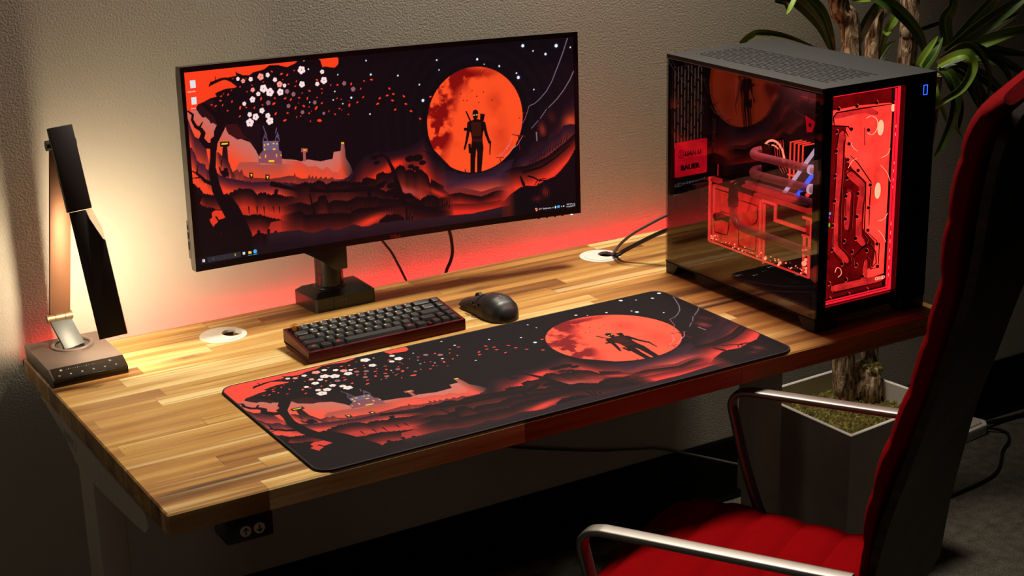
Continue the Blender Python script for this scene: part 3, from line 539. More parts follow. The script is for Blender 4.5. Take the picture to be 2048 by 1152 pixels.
def wall_mat():
    t = NT('painted_orange_peel_wall'); p = t.pos()
    n = t.noise(p, 240, 2, .5); n2 = t.noise(p, 520, 1)
    n = t.math('ADD', n, t.math('MULTIPLY', n2, .35))
    big = t.noise(p, 3, 2)
    c = t.mix(big, s2l((200, 193, 175)), s2l((208, 201, 183)))
    return t.done(t.bsdf(col=c, rough=.62, spec=.3, nrm=t.bump(n, .38, .0018)))
def carpet_mat():
    t = NT('charcoal_loop_carpet'); p = t.pos()
    n = t.noise(p, 330, 3, .7); n2 = t.noise(p, 34, 3)
    c = t.ramp(t.math('ADD', t.math('MULTIPLY', n, .85), t.math('MULTIPLY', n2, .25)), [(.38, s2l((40, 38, 34))), (.62, s2l((104, 98, 86))), (.75, s2l((150, 142, 126)))])
    return t.done(t.bsdf(col=c, rough=.95, spec=.1, nrm=t.bump(n, .8, .004)))
def fabric_mat(name, c1, c2, scale=900):
    t = NT(name); p = t.pos(); x, y, z = t.sep(p)
    n = t.noise(p, scale, 2); n2 = t.noise(p, 60, 2)
    c = t.mix(t.math('ADD', t.math('MULTIPLY', n, .7), t.math('MULTIPLY', n2, .3)), s2l(c1), s2l(c2))
    w = t.n('TexWave', {'Vector': p, 'Scale': 240.0, 'Distortion': 1.5}).outputs[1]
    return t.done(t.bsdf(col=c, rough=.95, spec=.03, sheen=.0, nrm=t.bump(t.math('ADD', n, t.math('MULTIPLY', w, .6)), .5, .0012)))
def bark_mat():
    t = NT('rough_bark'); x, y, z = t.sep(t.pos())
    n = t.noise(t.comb(t.math('MULTIPLY', x, 95.0), t.math('MULTIPLY', y, 95.0), t.math('MULTIPLY', z, 26.0)), 1.0, 5, .65, .5)
    c = t.ramp(n, [(.38, s2l((48, 32, 22))), (.48, s2l((150, 114, 82))), (.60, s2l((232, 202, 162)))])
    return t.done(t.bsdf(col=c, rough=.9, nrm=t.bump(n, .9, .006)))
def leaf_mat(name, a, b):
    t = NT(name); g = t.n('TexCoord').outputs['UV']; x, y, z = t.sep(g)
    st = t.noise(t.comb(t.math('MULTIPLY', x, 14.0), t.math('MULTIPLY', y, 1.5), 0.0), 1.0, 2)
    mid = t.math('LESS_THAN', t.math('ABSOLUTE', t.math('SUBTRACT', x, .5)), .05)
    c = t.mix(st, s2l(a), s2l(b)); c = t.mix(t.math('MULTIPLY', mid, .45), c, s2l((150, 170, 70)))
    ed = t.math('GREATER_THAN', t.math('ABSOLUTE', t.math('SUBTRACT', x, .5)), .46)
    c = t.mix(t.math('MULTIPLY', ed, .5), c, s2l((130, 96, 44)))
    return t.done(t.bsdf(col=c, rough=.38, spec=.5))
def moss_mat():
    t = NT('dry_moss'); p = t.pos(); n = t.noise(p, 130, 4, .7)
    c = t.ramp(n, [(.35, s2l((46, 38, 16))), (.5, s2l((112, 100, 36))), (.68, s2l((176, 164, 70)))])
    return t.done(t.bsdf(col=c, rough=.95, nrm=t.bump(n, 1, .01)))
def attr_mat(name, emission, k=1.0):
    t = NT(name); a = t.n('VertexColor', layer_name='art').outputs[0]
    if emission:
        e = t.n('Emission', {'Color': a, 'Strength': k}).outputs[0]
        b = t.bsdf(col=(.004, .004, .004), rough=.22, spec=.35)
        return t.done(t.n('AddShader', {0: e, 1: b}).outputs[0])
    p = t.pos(); n = t.noise(p, 1500, 2)
    c = t.mix(1.0, a, (k*.9, k, k), 'MULTIPLY'); c = t.mix(1.0, c, t.mix(1.0, t.comb(t.sep(a)[0], t.sep(a)[0], t.sep(a)[0]), (0.0, .022, .034), 'MULTIPLY'), 'ADD'); c = t.mix(1.0, c, (.0055, .0045, .0045), 'ADD')
    return t.done(t.bsdf(col=c, rough=.85, spec=.12, nrm=t.bump(n, .25, .0005)))
def brushed(name, rgb, rough=.35):
    t = NT(name); x, y, z = t.sep(t.pos())
    n = t.noise(t.comb(t.math('MULTIPLY', x, 1800.0), t.math('MULTIPLY', y, 1800.0), t.math('MULTIPLY', z, 18.0)), 1.0, 2)
    c = s2l(rgb)
    return t.done(t.bsdf(col=t.mix(n, tuple(v*.75 for v in c), tuple(min(1, v*1.2) for v in c)), rough=rough, metal=.6, nrm=t.bump(n, .12, .0004)))
def clear_tube():
    t = NT('pink_clear_tube'); lw = t.n('LayerWeight', {'Blend': .35}).outputs['Facing']
    f = t.math('ADD', .28, t.math('MULTIPLY', lw, .6))
    b = t.bsdf(col=(.75, .5, .55), rough=.12, spec=.8)
    return t.done(t.n('MixShader', {0: f, 1: t.n('BsdfTransparent', {'Color': (.95, .82, .84, 1)}).outputs[0], 2: b}).outputs[0])
M = dict(
 desk=wood_desk(), veneer=wood_dark(), wall=wall_mat(), carpet=carpet_mat(), vinyl=plain('black_vinyl', (16, 15, 15), .55, spec=.15),
 red_fabric=fabric_mat('red_wool', (112, 2, 6), (152, 4, 9)), bark=bark_mat(), moss=moss_mat(),
 leaf=leaf_mat('leaf_green', (38, 62, 22), (62, 96, 34)), leaf_l=leaf_mat('leaf_light', (84, 116, 34), (122, 150, 50)), leaf_d=leaf_mat('leaf_dark', (18, 26, 12), (34, 44, 20)),
 white_powder=plain('white_powder_coat', (196, 186, 168), .5, bump=.1), white_plastic=plain('white_plastic', (232, 226, 214), .4),
 white_pot=plain('white_fibreglass', (214, 206, 196), .55, bump=.15, scale=200), black_plastic=plain('black_plastic', (22, 20, 19), .38, bump=.12, scale=1500),
 bezel=plain('satin_black', (13, 12, 12), .3), housing=plain('dark_grey_plastic', (58, 52, 46), .4), black_metal=plain('black_powder_coat', (20, 19, 18), .55, bump=.25, scale=1800),
 gloss_black=plain('gloss_black', (10, 9, 10), .12), recess=plain('matt_black', (8, 8, 8), .8, spec=.1), arm_black=plain('cast_black', (26, 23, 20), .33),
 bronze=brushed('brushed_bronze', (128, 88, 62), .5), brass=brushed('dull_brass', (128, 104, 74), .38), lamp_grey=plain('lamp_grey', (84, 86, 84), .42, metal=.3),
 lamp_taupe=plain('lamp_taupe', (112, 96, 88), .36, metal=.35), lamp_black=plain('lamp_black', (44, 34, 31), .5), lamp_panel=plain('lamp_touch_panel', (34, 28, 22), .16),
 clear=glass('clear_acrylic', (.86, .84, .8), .02, 1.5), chrome=plain('polished_metal', (210, 206, 200), .08, metal=1),
 alu=plain('polished_aluminium', (138, 134, 128), .48, metal=1, bump=.05), rubber=plain('black_rubber', (18, 17, 17), .6),
 case_red=plain('anodised_burgundy', (82, 18, 22), .34, metal=.45), key_dark=plain('charcoal_keycap', (42, 42, 40), .5, bump=.1, scale=2500), key_black=plain('black_keycap', (16, 14, 14), .5, bump=.1, scale=2500),
 key_gold=plain('pale_legend', (238, 226, 186), .4), key_redink=plain('red_legend', (176, 30, 26), .5), amber=emit('amber_resin_glow', (230, 110, 20), .35, var=300),  # amber core emits a weak glow; light put into its colour
 mouse=plain('mouse_soft_black', (38, 37, 36), .42, bump=.1, scale=2500), mouse_grey=plain('mouse_grey', (98, 95, 90), .4), pale_grey=plain('pale_grey', (200, 190, 170), .5), grey_mark=plain('grey_mark', (130, 122, 112), .5),
 side_glass=glass('smoked_glass', (.74, .71, .70), .0, 1.5, 1.6), front_glass=glass('front_glass', (.97, .95, .95), .0, 1.45, .5),
 cable_black=plain('cable_black', (24, 21, 19), .4), cable_grey=plain('braided_cable', (92, 82, 76), .5, bump=.6, scale=1200), cable_white=plain('cable_white', (90, 86, 80), .5),
 icon=emit('lit_icon', (235, 214, 180), .8), led_white=emit('led_white', (255, 246, 232), 3.0),
 lamp_led=emit('lamp_led', (1.0, .81, .57), 92, lin=True), strip_led=emit('red_strip_led', (1.0, .025, .025), 25, lin=True),
 screen=attr_mat('lit_screen', True, 1.0), mat=attr_mat('printed_cloth', False, .86), stitch=plain('stitched_edge', (20, 18, 19), .8, bump=.5, scale=900),
 txt_white=emit('screen_text', (235, 235, 240), .9), txt_grey=emit('screen_grey', (74, 66, 72), .7), txt_dark=emit('screen_taskbar_box', (52, 46, 52), .9), s_yel=emit('screen_yellow', (255, 200, 40), 1), s_blue=emit('screen_blue', (70, 170, 230), 1), s_red=emit('screen_red', (230, 60, 70), 1), s_teal=emit('screen_teal', (60, 210, 190), 1),
 dell=plain('badge_metal', (160, 110, 90), .25, metal=1),
 r_tank=emit('red_lit_coolant', (1.0, .045, .03), 1.7, lin=True, var=16), r_chan=emit('red_lit_channel', (1.0, .03, .03), 0.832, lin=True, var=40), r_dark=emit('red_lit_edge', (1.0, .01, .02), 0.825, lin=True), r_line=emit('red_lit_line', (1.0, .055, .04), 1.26, lin=True),
 r_hot=emit('red_led_hot', (1.0, .14, .08), 5.2, lin=True), r_glow=emit('pink_glow', (1.0, .30, .17), 2.07, lin=True), r_frame=emit('red_edge_lit', (1.0, .012, .03), 1.17, lin=True),
 r_block=emit('red_lit_block', (1.0, .05, .035), 1.6, lin=True, var=60), groove=plain('black_seal', (20, 4, 4), .4), r_back=emit('red_dim', (.35, .004, .006), .5, lin=True, var=30),
 tube=clear_tube(), smoke=glass('dark_acrylic', (.86, .55, .55), .02, 1.5), black_fit=plain('black_chrome', (48, 44, 44), .14, metal=1), steel=plain('screw_steel', (120, 60, 60), .25, metal=1),
 label=emit('red_lit_label', (.60, .004, .014), 1.44, lin=True, var=14), label_ink=plain('label_ink', (24, 4, 6), .6), grey_box=plain('connector_grey', (70, 62, 54), .5),
 blue_led=emit('blue_led', (.02, .10, 1.0), 2.24, lin=True), violet=emit('violet_led', (.35, .03, .8), 1.28, lin=True), c_red=emit('cable_red_led', (1.0, .05, .03), 1.76, lin=True), c_pale=emit('pale_led', (.62, .42, .6), 1.6, lin=True), c_green=emit('green_led', (.25, .9, .02), .7, lin=True), c_orange=emit('orange_led', (1, .30, .02), .7, lin=True), c_magenta=emit('magenta_led', (.9, .02, .5), .7, lin=True), c_cyan=emit('cyan_led', (.2, .5, .9), .7, lin=True),
 pcb=plain('motherboard_black', (18, 14, 14), .5), tuf=plain('board_print', (120, 96, 74), .5))
# ------------------------------------------------------------------ object helpers
def empty(name, loc, label, cat, rot=None, group=None):
    o = bpy.data.objects.new(name, None); COL.objects.link(o); o.location = loc; o.empty_display_size = .05
    if rot is not None: o.rotation_euler = rot
    o['label'] = label; o['category'] = cat
    if group: o['group'] = group
    bpy.context.view_layer.update()
    return o
def root_of(o):
    while o.parent: o = o.parent
    return o
def emptyinv(root):
    m = Matrix.Translation(root.location) @ root.rotation_euler.to_matrix().to_4x4()
    return m.inverted()
def link(name, bm, mats, parent=None, smooth=True, label=None, world=True):
    """bm is in world coordinates (world=True) or already in the root's frame"""
    if parent is not None and world:
        r = root_of(parent)
        if r.type == 'EMPTY' or True: bmesh.ops.transform(bm, matrix=emptyinv(r), verts=bm.verts)
    bmesh.ops.recalc_face_normals(bm, faces=bm.faces)
    me = bpy.data.meshes.new(name); bm.to_mesh(me); bm.free()
    for m in (mats if isinstance(mats, (list, tuple)) else [mats]): me.materials.append(m)
    if smooth:
        me.polygons.foreach_set('use_smooth', [True]*len(me.polygons))
        me.set_sharp_from_angle(angle=math.radians(38))
    o = bpy.data.objects.new(name, me); COL.objects.link(o)
    if parent is not None: o.parent = parent
    if label: o['label'] = label
    return o
def structure(o):
    o['kind'] = 'structure'; return o
def tag(o, label, cat, group=None):
    o['label'] = label; o['category'] = cat
    if group: o['group'] = group
    return o
def B(): return bmesh.new()
def box(bm, x0, x1, y0, y1, z0, z1, bev=0, mi=0, seg=2):
    v = [bm.verts.new((x, y, z)) for x in (x0, x1) for y in (y0, y1) for z in (z0, z1)]
    fs = [bm.faces.new([v[i] for i in q]) for q in ((0, 1, 3, 2), (4, 6, 7, 5), (0, 4, 5, 1), (2, 3, 7, 6), (0, 2, 6, 4), (1, 5, 7, 3))]
    for f in fs: f.material_index = mi
    if bev:
        es = list({e for f in fs for e in f.edges})
        r = bmesh.ops.bevel(bm, geom=es, offset=bev, segments=seg, profile=.5, affect='EDGES')
        for f in r['faces']: f.material_index = mi
    return v
def frame_of(d):
    d = Vector(d).normalized(); a = Vector((0, 0, 1)) if abs(d.z) < .9 else Vector((1, 0, 0))
    u = d.cross(a).normalized(); return u, d.cross(u).normalized(), d
def ring(bm, c, u, v, r, n, rv=None):
    rv = r if rv is None else rv
    return [bm.verts.new(Vector(c)+u*(math.cos(2*PI*i/n)*r)+v*(math.sin(2*PI*i/n)*rv)) for i in range(n)]
def skin(bm, rings, caps=True, mi=0, closed=False):
    n = len(rings[0]); L = len(rings)
    for k in range(L if closed else L-1):
        a, b = rings[k], rings[(k+1) % L]
        for i in range(n):
            f = bm.faces.new((a[i], a[(i+1) % n], b[(i+1) % n], b[i])); f.material_index = mi
    if caps and not closed:
        for r in (rings[0], rings[-1]):
            f = bm.faces.new(r); f.material_index = mi
def cyl(bm, p0, p1, r0, r1=None, n=24, mi=0):
    r1 = r0 if r1 is None else r1
    u, v, d = frame_of(Vector(p1)-Vector(p0))
    skin(bm, [ring(bm, p0, u, v, r0, n), ring(bm, p1, u, v, r1, n)], mi=mi)
def smooth_path(pts, k=8):
    P = [Vector(p) for p in pts]
    if len(P) < 3: return P
    out = []
    Q = [P[0]*2-P[1]]+P+[P[-1]*2-P[-2]]
    for i in range(1, len(Q)-2):
        for j in range(k):
            t = j/k; a, b, c, d = Q[i-1], Q[i], Q[i+1], Q[i+2]
            out.append(.5*((2*b)+(c-a)*t+(2*a-5*b+4*c-d)*t*t+(3*b-a-3*c+d)*t*t*t))
    out.append(P[-1]); return out
def tube(bm, pts, r, n=12, k=8, mi=0, sec=None, up=None, radii=None, caps=True):
    """sec=(w,t): flat rounded section, w along 'side'"""
    P = smooth_path(pts, k) if k else [Vector(p) for p in pts]
    rings = []; prev = None
    for i, p in enumerate(P):
        d = (P[min(i+1, len(P)-1)]-P[max(i-1, 0)]).normalized()
        if up is not None: v = Vector(up); u = v.normalized(); w = d.cross(u).normalized()
        else:
            if prev is None: u, w, _ = frame_of(d)
            else:
                u = (prev-d*prev.dot(d)).normalized(); w = d.cross(u).normalized()
            prev = u
        if sec:
            rg = []
            for j in range(n):
                a = 2*PI*j/n; ca, sa = math.cos(a), math.sin(a); e = .55
                rg.append(bm.verts.new(p+u*(math.copysign(abs(ca)**e, ca)*sec[0])+w*(math.copysign(abs(sa)**e, sa)*sec[1])))
        else:
            rr = r if radii is None else np.interp(i/(len(P)-1), np.linspace(0, 1, len(radii)), radii)
            rg = ring(bm, p, u, w, rr, n)
        rings.append(rg)
    skin(bm, rings, caps=caps, mi=mi)
def prism(bm, poly, f, t0, t1, mi=0, bev=0):
    """poly 2-D; f(a,b,t)->xyz"""
    A = [bm.verts.new(f(a, b, t0)) for a, b in poly]; C_ = [bm.verts.new(f(a, b, t1)) for a, b in poly]
    n = len(poly)
    fs = [bm.faces.new(A), bm.faces.new(C_[::-1])]+[bm.faces.new((A[i], C_[i], C_[(i+1) % n], A[(i+1) % n])) for i in range(n)]
    for q in fs: q.material_index = mi
    if bev:
        bmesh.ops.bevel(bm, geom=list({e for q in fs for e in q.edges}), offset=bev, segments=2, profile=.5, affect='EDGES')
def rrect(x0, x1, y0, y1, r, n=6):
    P = []
    for cx, cy, a0 in ((x1-r, y1-r, 0), (x0+r, y1-r, 90), (x0+r, y0+r, 180), (x1-r, y0+r, 270)):
        for i in range(n+1):
            a = math.radians(a0+90*i/n); P.append((cx+r*math.cos(a), cy+r*math.sin(a)))
    return P
def lathe(bm, prof, c, n=40, mi=0, closed=False):
    rings = []
    for r, h in prof:
        rings.append([bm.verts.new((c[0]+r*math.cos(2*PI*i/n), c[1]+r*math.sin(2*PI*i/n), c[2]+h)) for i in range(n)])
    skin(bm, rings, mi=mi, closed=closed)
def flatstroke(bm, pts, w, f, t0, t1, k=5, mi=0, rounded=True):
    """ribbon of width w along 2-D pts, extruded t0..t1 by f(a,b,t)"""
    P = [Vector((p[0], p[1], 0)) for p in pts]
    P = smooth_path(P, k) if k and len(P) > 2 else P
    rows = []
    for i, p in enumerate(P):
        d = (P[min(i+1, len(P)-1)]-P[max(i-1, 0)]); d = d.normalized() if d.length > 1e-9 else Vector((1, 0, 0))
        nn = Vector((-d.y, d.x, 0))*w/2; ext = d*(w*.35 if rounded and i == len(P)-1 else (-w*.35 if rounded and i == 0 else 0))
        s = .5 if rounded and i in (0, len(P)-1) else 1
        a, b = p+ext+nn*s, p+ext-nn*s
        rows.append([bm.verts.new(f(q.x, q.y, t)) for q, t in ((a, t0), (b, t0), (b, t1), (a, t1))])
    skin(bm, rows, mi=mi)
def text_bm(s, size, f, ex=.0002, align='LEFT', shear=0, bold=0, sx=1.0):
    cu = bpy.data.curves.new('t', 'FONT'); cu.body = s; cu.size = size; cu.align_x = align; cu.shear = shear; cu.offset = bold; cu.resolution_u = 3; cu.extrude = ex
    ob = bpy.data.objects.new('t', cu); COL.objects.link(ob)
    bpy.context.view_layer.update()
    me = bpy.data.meshes.new_from_object(ob.evaluated_get(bpy.context.evaluated_depsgraph_get()))
    bpy.data.objects.remove(ob); bpy.data.curves.remove(cu)
    bm = bmesh.new(); bm.from_mesh(me); bpy.data.meshes.remove(me)
    for v in bm.verts: v.co = Vector(f(v.co.x*sx, v.co.y, v.co.z))
    return bm
# ------------------------------------------------------------------ wallpaper artwork (shared by the screen and the desk mat)
def make_art():
    K = 2; W, H = 1000*K, 436*K
    img = np.zeros((H, W, 3), np.float32); img[:] = (14, 9, 14)
    U, V = np.meshgrid((np.arange(W)+.5)/K, (np.arange(H)+.5)/K)
    rs = np.random.RandomState(3)
    def fbm(u, v, sc, octs=4):
        o = 0; amp = 1; tot = 0
        for k in range(octs):
            g = rs.rand(64, 64); x = (u/sc*2**k) % 63; y = (v/sc*2**k) % 63
            xi = x.astype(int); yi = y.astype(int); fx = x-xi; fy = y-yi
            fx = fx*fx*(3-2*fx); fy = fy*fy*(3-2*fy)
            o = o+amp*(g[yi, xi]*(1-fx)*(1-fy)+g[yi, xi+1]*fx*(1-fy)+g[yi+1, xi]*(1-fx)*fy+g[yi+1, xi+1]*fx*fy)
            tot += amp; amp *= .55
        return o/tot
    # faint ripples round the moon
    rr = np.hypot(U-729, V-250); img += (np.sin(rr/4.6)*1.6+1.2)[..., None]*np.exp(-np.clip(rr-130, 0, None)/150)[..., None]
    def sl(u0, u1, v0, v1):
        a, b = int(max(0, u0*K-1)), int(min(W, u1*K+2)); c, d = int(max(0, v0*K-1)), int(min(H, v1*K+2))
        return slice(c, max(c, d)), slice(a, max(a, b))
    for it in ART:
        t = it[0]
        if t == 'R':
            _, pts, ct, cb, h, b, w = it
            q = sorted(pts); xs = [p[0] for p in q]; ys = [p[1] for p in q]
            s = sl(xs[0], xs[-1], 0, 436); u, v = U[s], V[s]
            rg = np.interp(U[0, s[1]], xs, ys)
            rg0 = rg
            if b: rg = rg+b*np.abs(np.sin(PI*U[0, s[1]]/w+np.sin(U[0, s[1]]*.07)*2))+b*.6*np.abs(np.sin(PI*U[0, s[1]]/(w*.37)))
            m = (v < rg[None, :])*np.clip(np.minimum(U[0, s[1]]-xs[0]+(3 if xs[0] > 8 else 99), xs[-1]-U[0, s[1]]+(3 if xs[-1] < 992 else 99))/np.where(U[0, s[1]] > 210, 46, 12), 0, 1)[None, :]
            rg = rg0
            f = np.clip((rg[None, :]-v)/(h*1.1), 0, 1)[..., None]**1.35
            img[s] = img[s]*(1-m[..., None])+(np.array(ct)*(1-f)+np.array(cb)*f)*m[..., None]
        elif t == 'Q':
            _, pts, c, h, b, w = it
            q = sorted(pts); xs = [p[0] for p in q]; ys = [p[1] for p in q]
            s = sl(xs[0], xs[-1], 0, 436); u1 = U[0, s[1]]; rg = np.interp(u1, xs, ys)
            rg0 = rg
            if b: rg = rg+b*np.abs(np.sin(PI*u1/w+np.sin(u1*.07)*2))+b*.6*np.abs(np.sin(PI*u1/(w*.37)))
            f = np.clip((rg0[None, :]-V[s])/(h*.24), 0, 1)
            al = np.where(V[s] < rg[None, :], (1-f**1.3)*1.0, 0)*np.clip(np.minimum(u1-xs[0], xs[-1]-u1)/10, 0, 1)[None, :]
            img[s] = img[s]*(1-al[..., None])+np.array(c)*al[..., None]
        elif t == 'G':
            _, c, rx, ry, col, rot, st = it; r = max(rx, ry)*1.9
            s = sl(c[0]-r, c[0]+r, c[1]-r, c[1]+r); u, v = U[s]-c[0], V[s]-c[1]
            x = u*math.cos(rot)+v*math.sin(rot); y = -u*math.sin(rot)+v*math.cos(rot)
            al = (st*np.exp(-((x/rx)**2+(y/ry)**2)*1.6))[..., None]
            img[s] = img[s]*(1-al)+np.array(col)*al
        elif t == 'P':
            _, pts, c, c2 = it
            xs = [p[0] for p in pts]; ys = [p[1] for p in pts]
            s = sl(min(xs), max(xs), min(ys), max(ys)); u, v = U[s], V[s]
            if u.size == 0: continue
            m = np.zeros(u.shape, bool)
            for i in range(len(pts)):
                x0, y0 = pts[i]; x1, y1 = pts[(i+1) % len(pts)]
                if y0 == y1: continue
                m ^= ((y0 > v) != (y1 > v)) & (u < (x1-x0)*(v-y0)/(y1-y0)+x0)
            if c2 is None: img[s][m] = c
            else:
                f = np.clip((max(ys)-v)/max(1, max(ys)-min(ys)), 0, 1)[..., None]
                g = np.array(c)*(1-f)+np.array(c2)*f
                img[s] = np.where(m[..., None], g, img[s])
        elif t == 'S':
            _, pts, w0, w1, c = it; n = len(pts)-1
            for i in range(n):
                (x0, y0), (x1, y1) = pts[i], pts[i+1]; a = max(.5, (w0+(w1-w0)*i/n)/2); b = max(.5, (w0+(w1-w0)*(i+1)/n)/2); mx = max(a, b)
                s = sl(min(x0, x1)-mx, max(x0, x1)+mx, min(y0, y1)-mx, max(y0, y1)+mx); u, v = U[s], V[s]
                L = (x1-x0)**2+(y1-y0)**2+1e-6; tt = np.clip(((u-x0)*(x1-x0)+(v-y0)*(y1-y0))/L, 0, 1)
                m = np.hypot(u-x0-tt*(x1-x0), v-y0-tt*(y1-y0)) < a+(b-a)*tt
                img[s][m] = c
        elif t == 'C':
            c, rx, ry, col = it[1:5]; rot = it[5] if len(it) > 5 else 0; r = max(rx, ry)
            s = sl(c[0]-r, c[0]+r, c[1]-r, c[1]+r); u, v = U[s]-c[0], V[s]-c[1]
            x = u*math.cos(rot)+v*math.sin(rot); y = -u*math.sin(rot)+v*math.cos(rot)
            img[s][(x/rx)**2+(y/ry)**2 < 1] = col
        elif t == 'F':
            _, c, r, col = it; a0 = (c[0]*7+c[1]*3) % 6
            s = sl(c[0]-r*1.2, c[0]+r*1.2, c[1]-r*1.2, c[1]+r*1.2); u, v = U[s], V[s]; m = np.zeros(u.shape, bool)
            for k in range(5):
                a = a0+k*2*PI/5; m |= np.hypot(u-c[0]-math.cos(a)*r*.55, v-c[1]-math.sin(a)*r*.55) < r*.46
            m &= np.hypot(u-c[0], v-c[1]) > max(.6, r*.14)
            img[s][m] = col
        elif t == 'T':
            _, c, r = it; s = sl(c[0]-r*3, c[0]+r*3, c[1]-r*3, c[1]+r*3); d = np.hypot(U[s]-c[0], V[s]-c[1])
            g = np.clip(1-(d-r)/(r*1.4), 0, 1)[..., None]**2*.35
            img[s] = img[s]*(1-g)+np.array((90, 130, 200))*g
            img[s][d < r] = (236, 244, 250)
        elif t == 'M':
            _, c, r, _z = it; s = sl(c[0]-r, c[0]+r, c[1]-r, c[1]+r); u, v = (U[s]-c[0])/r, (V[s]-c[1])/r
            m = u*u+v*v < 1; base = np.zeros(u.shape+(3,)); base[:] = (253, 78, 34)
            n = fbm(U[s], V[s], 26, 5); n2 = fbm(U[s], V[s], 60, 3)
            crescent = np.clip((-.38-u+.25*v)*2.4, 0, 1)*np.clip((v+.9)*2, 0, 1)
            blob = np.exp(-((u+.76)**2+(v+.13)**2)/.035)+.7*np.exp(-((u+.25)**2+(v-.86)**2)/.05)+.6*np.exp(-((u-.1)**2/.12+(v-.86)**2/.012))
            soft = .55*np.exp(-((u-.42)**2/.03+(v-.28)**2/.05))+.6*np.exp(-((u-.5)**2/.04+(v+.18)**2/.05))+.5*np.exp(-((u+.5)**2/.05+(v+.35)**2/.05))+.35*np.exp(-((u-.6)**2+(v+.62)**2)/.05)
            k = np.clip((n-.36)*4.2, 0, 1)
            d = np.clip((crescent*1.35+blob*.95)*k*1.25+soft*np.clip((n2-.35)*2.4, 0, 1)*.65, 0, .93)[..., None]
            base = base*(1-d)+np.array((118, 8, 10))*d
            img[s] = np.where(m[..., None], base, img[s])
    img = np.clip(img, 0, 255)/255
    lin = np.where(img <= .04045, img/12.92, ((img+.055)/1.055)**2.4)
    return lin
ARTIMG = make_art()
def art_sample(u, v):
    """u,v arrays in art units -> linear rgb (2x2 box filtered)"""
    H, W, _ = ARTIMG.shape
    iu = np.clip((u*2).astype(int), 1, W-1); iv = np.clip((v*2).astype(int), 1, H-1)
    return (ARTIMG[iv, iu]+ARTIMG[iv-1, iu]+ARTIMG[iv, iu-1]+ARTIMG[iv-1, iu-1])/4
def art_grid(name, nu, nv, posf, uvf, mat, parent, label=None, keep=None):
    """dense sheet: posf(s,t)->xyz arrays with s,t in 0..1; colours from the artwork"""
    s, t = np.meshgrid(np.linspace(0, 1, nu), np.linspace(0, 1, nv)); s = s.ravel(); t = t.ravel()
    co = np.stack(posf(s, t), 1)
    inv = np.array(emptyinv(root_of(parent))); co = co@inv[:3, :3].T+inv[:3, 3]
    i = (np.arange(nv-1)[:, None]*nu+np.arange(nu-1)[None, :]).ravel()
    q = np.stack([i, i+1, i+nu+1, i+nu], 1)
    me = bpy.data.meshes.new(name); me.vertices.add(len(co)); me.vertices.foreach_set('co', co.astype(np.float32).ravel())
    me.loops.add(q.size); me.loops.foreach_set('vertex_index', q.astype(np.int32).ravel())
    me.polygons.add(len(q)); me.polygons.foreach_set('loop_start', (np.arange(len(q))*4).astype(np.int32))
    try: me.polygons.foreach_set('loop_total', np.full(len(q), 4, np.int32))
    except Exception: pass
    me.update(calc_edges=True); me.validate()
    u, v = uvf(s, t); c = art_sample(u, v)
    at = me.color_attributes.new('art', 'FLOAT_COLOR', 'POINT')
    at.data.foreach_set('color', np.concatenate([c, np.ones((len(c), 1))], 1).astype(np.float32).ravel())
    me.color_attributes.active_color = at
    me.materials.append(mat)
    o = bpy.data.objects.new(name, me); COL.objects.link(o); o.parent = parent
    if label: o['label'] = label
    return o
# ------------------------------------------------------------------ room
bm = B(); box(bm, -2.6, 4.6, -4.2, .80, -.05, 0); structure(link('floor', bm, M['carpet'], smooth=False))
bm = B(); box(bm, -2.6, 4.6, .80, .90, -.05, 2.7); structure(link('wall_back', bm, M['wall'], smooth=False))
bm = B(); prism(bm, [(.7995, .0), (.790, .0), (.790, .006), (.7945, .012), (.7945, .155), (.7965, .163), (.7995, .163)], lambda a, b, t: (t, a, b), -2.6, 4.6)
structure(link('baseboard_back', bm, M['vinyl'], smooth=False))
# ------------------------------------------------------------------ desk
desk = empty('standing_desk', (0, 0, 0), 'long standing desk with acacia butcher-block top and white steel legs', 'desk')
# top: board with two round cut-outs for the grommets
GR = [(.339, .655), (1.169, .660)]
bm = B(); N = 40; rg = .036
def board(bm, z0, z1):
    # rectangular cells round each hole
    xs = [0.0015, .339-.06, .339+.06, 1.169-.06, 1.169+.06, 1.4985]; y0, y1, y2 = .0015, .59, .7485
    def slab(x0, x1, ya, yb):
        box(bm, x0, x1, ya, yb, z0, z1)
    return xs, y0, y1, y2
# outline loops -> triangulated fill keeps the holes
z0, z1 = T-.0335, T
ch = .0025
def outline(x0, x1, y0, y1, r): return rrect(x0, x1, y0, y1, r, 3)
lv = []
for z, inset in ((z0, 0.0), (z1-ch, 0.0), (z1, ch)):
    lv.append([bm.verts.new((x, y, z)) for x, y in outline(inset, 1.5-inset, inset, .75-inset, .004)])
skin(bm, lv, caps=False)
holes = []
for gx, gy in GR:
    hr = [[bm.verts.new((gx+rg*math.cos(2*PI*i/N), gy+rg*math.sin(2*PI*i/N), z)) for i in range(N)] for z in (z0, z1)]
    skin(bm, hr, caps=False); holes.append(hr)
for z_i, L in ((0, lv[0]), (1, lv[2])):
    es = []
    for r in [L]+[h[z_i] for h in holes]:
        for i in range(len(r)):
            e = bm.edges.get((r[i], r[(i+1) % len(r)])); es.append(e)
    bmesh.ops.triangle_fill(bm, use_beauty=True, edges=es)
link('desktop', bm, M['desk'], desk)
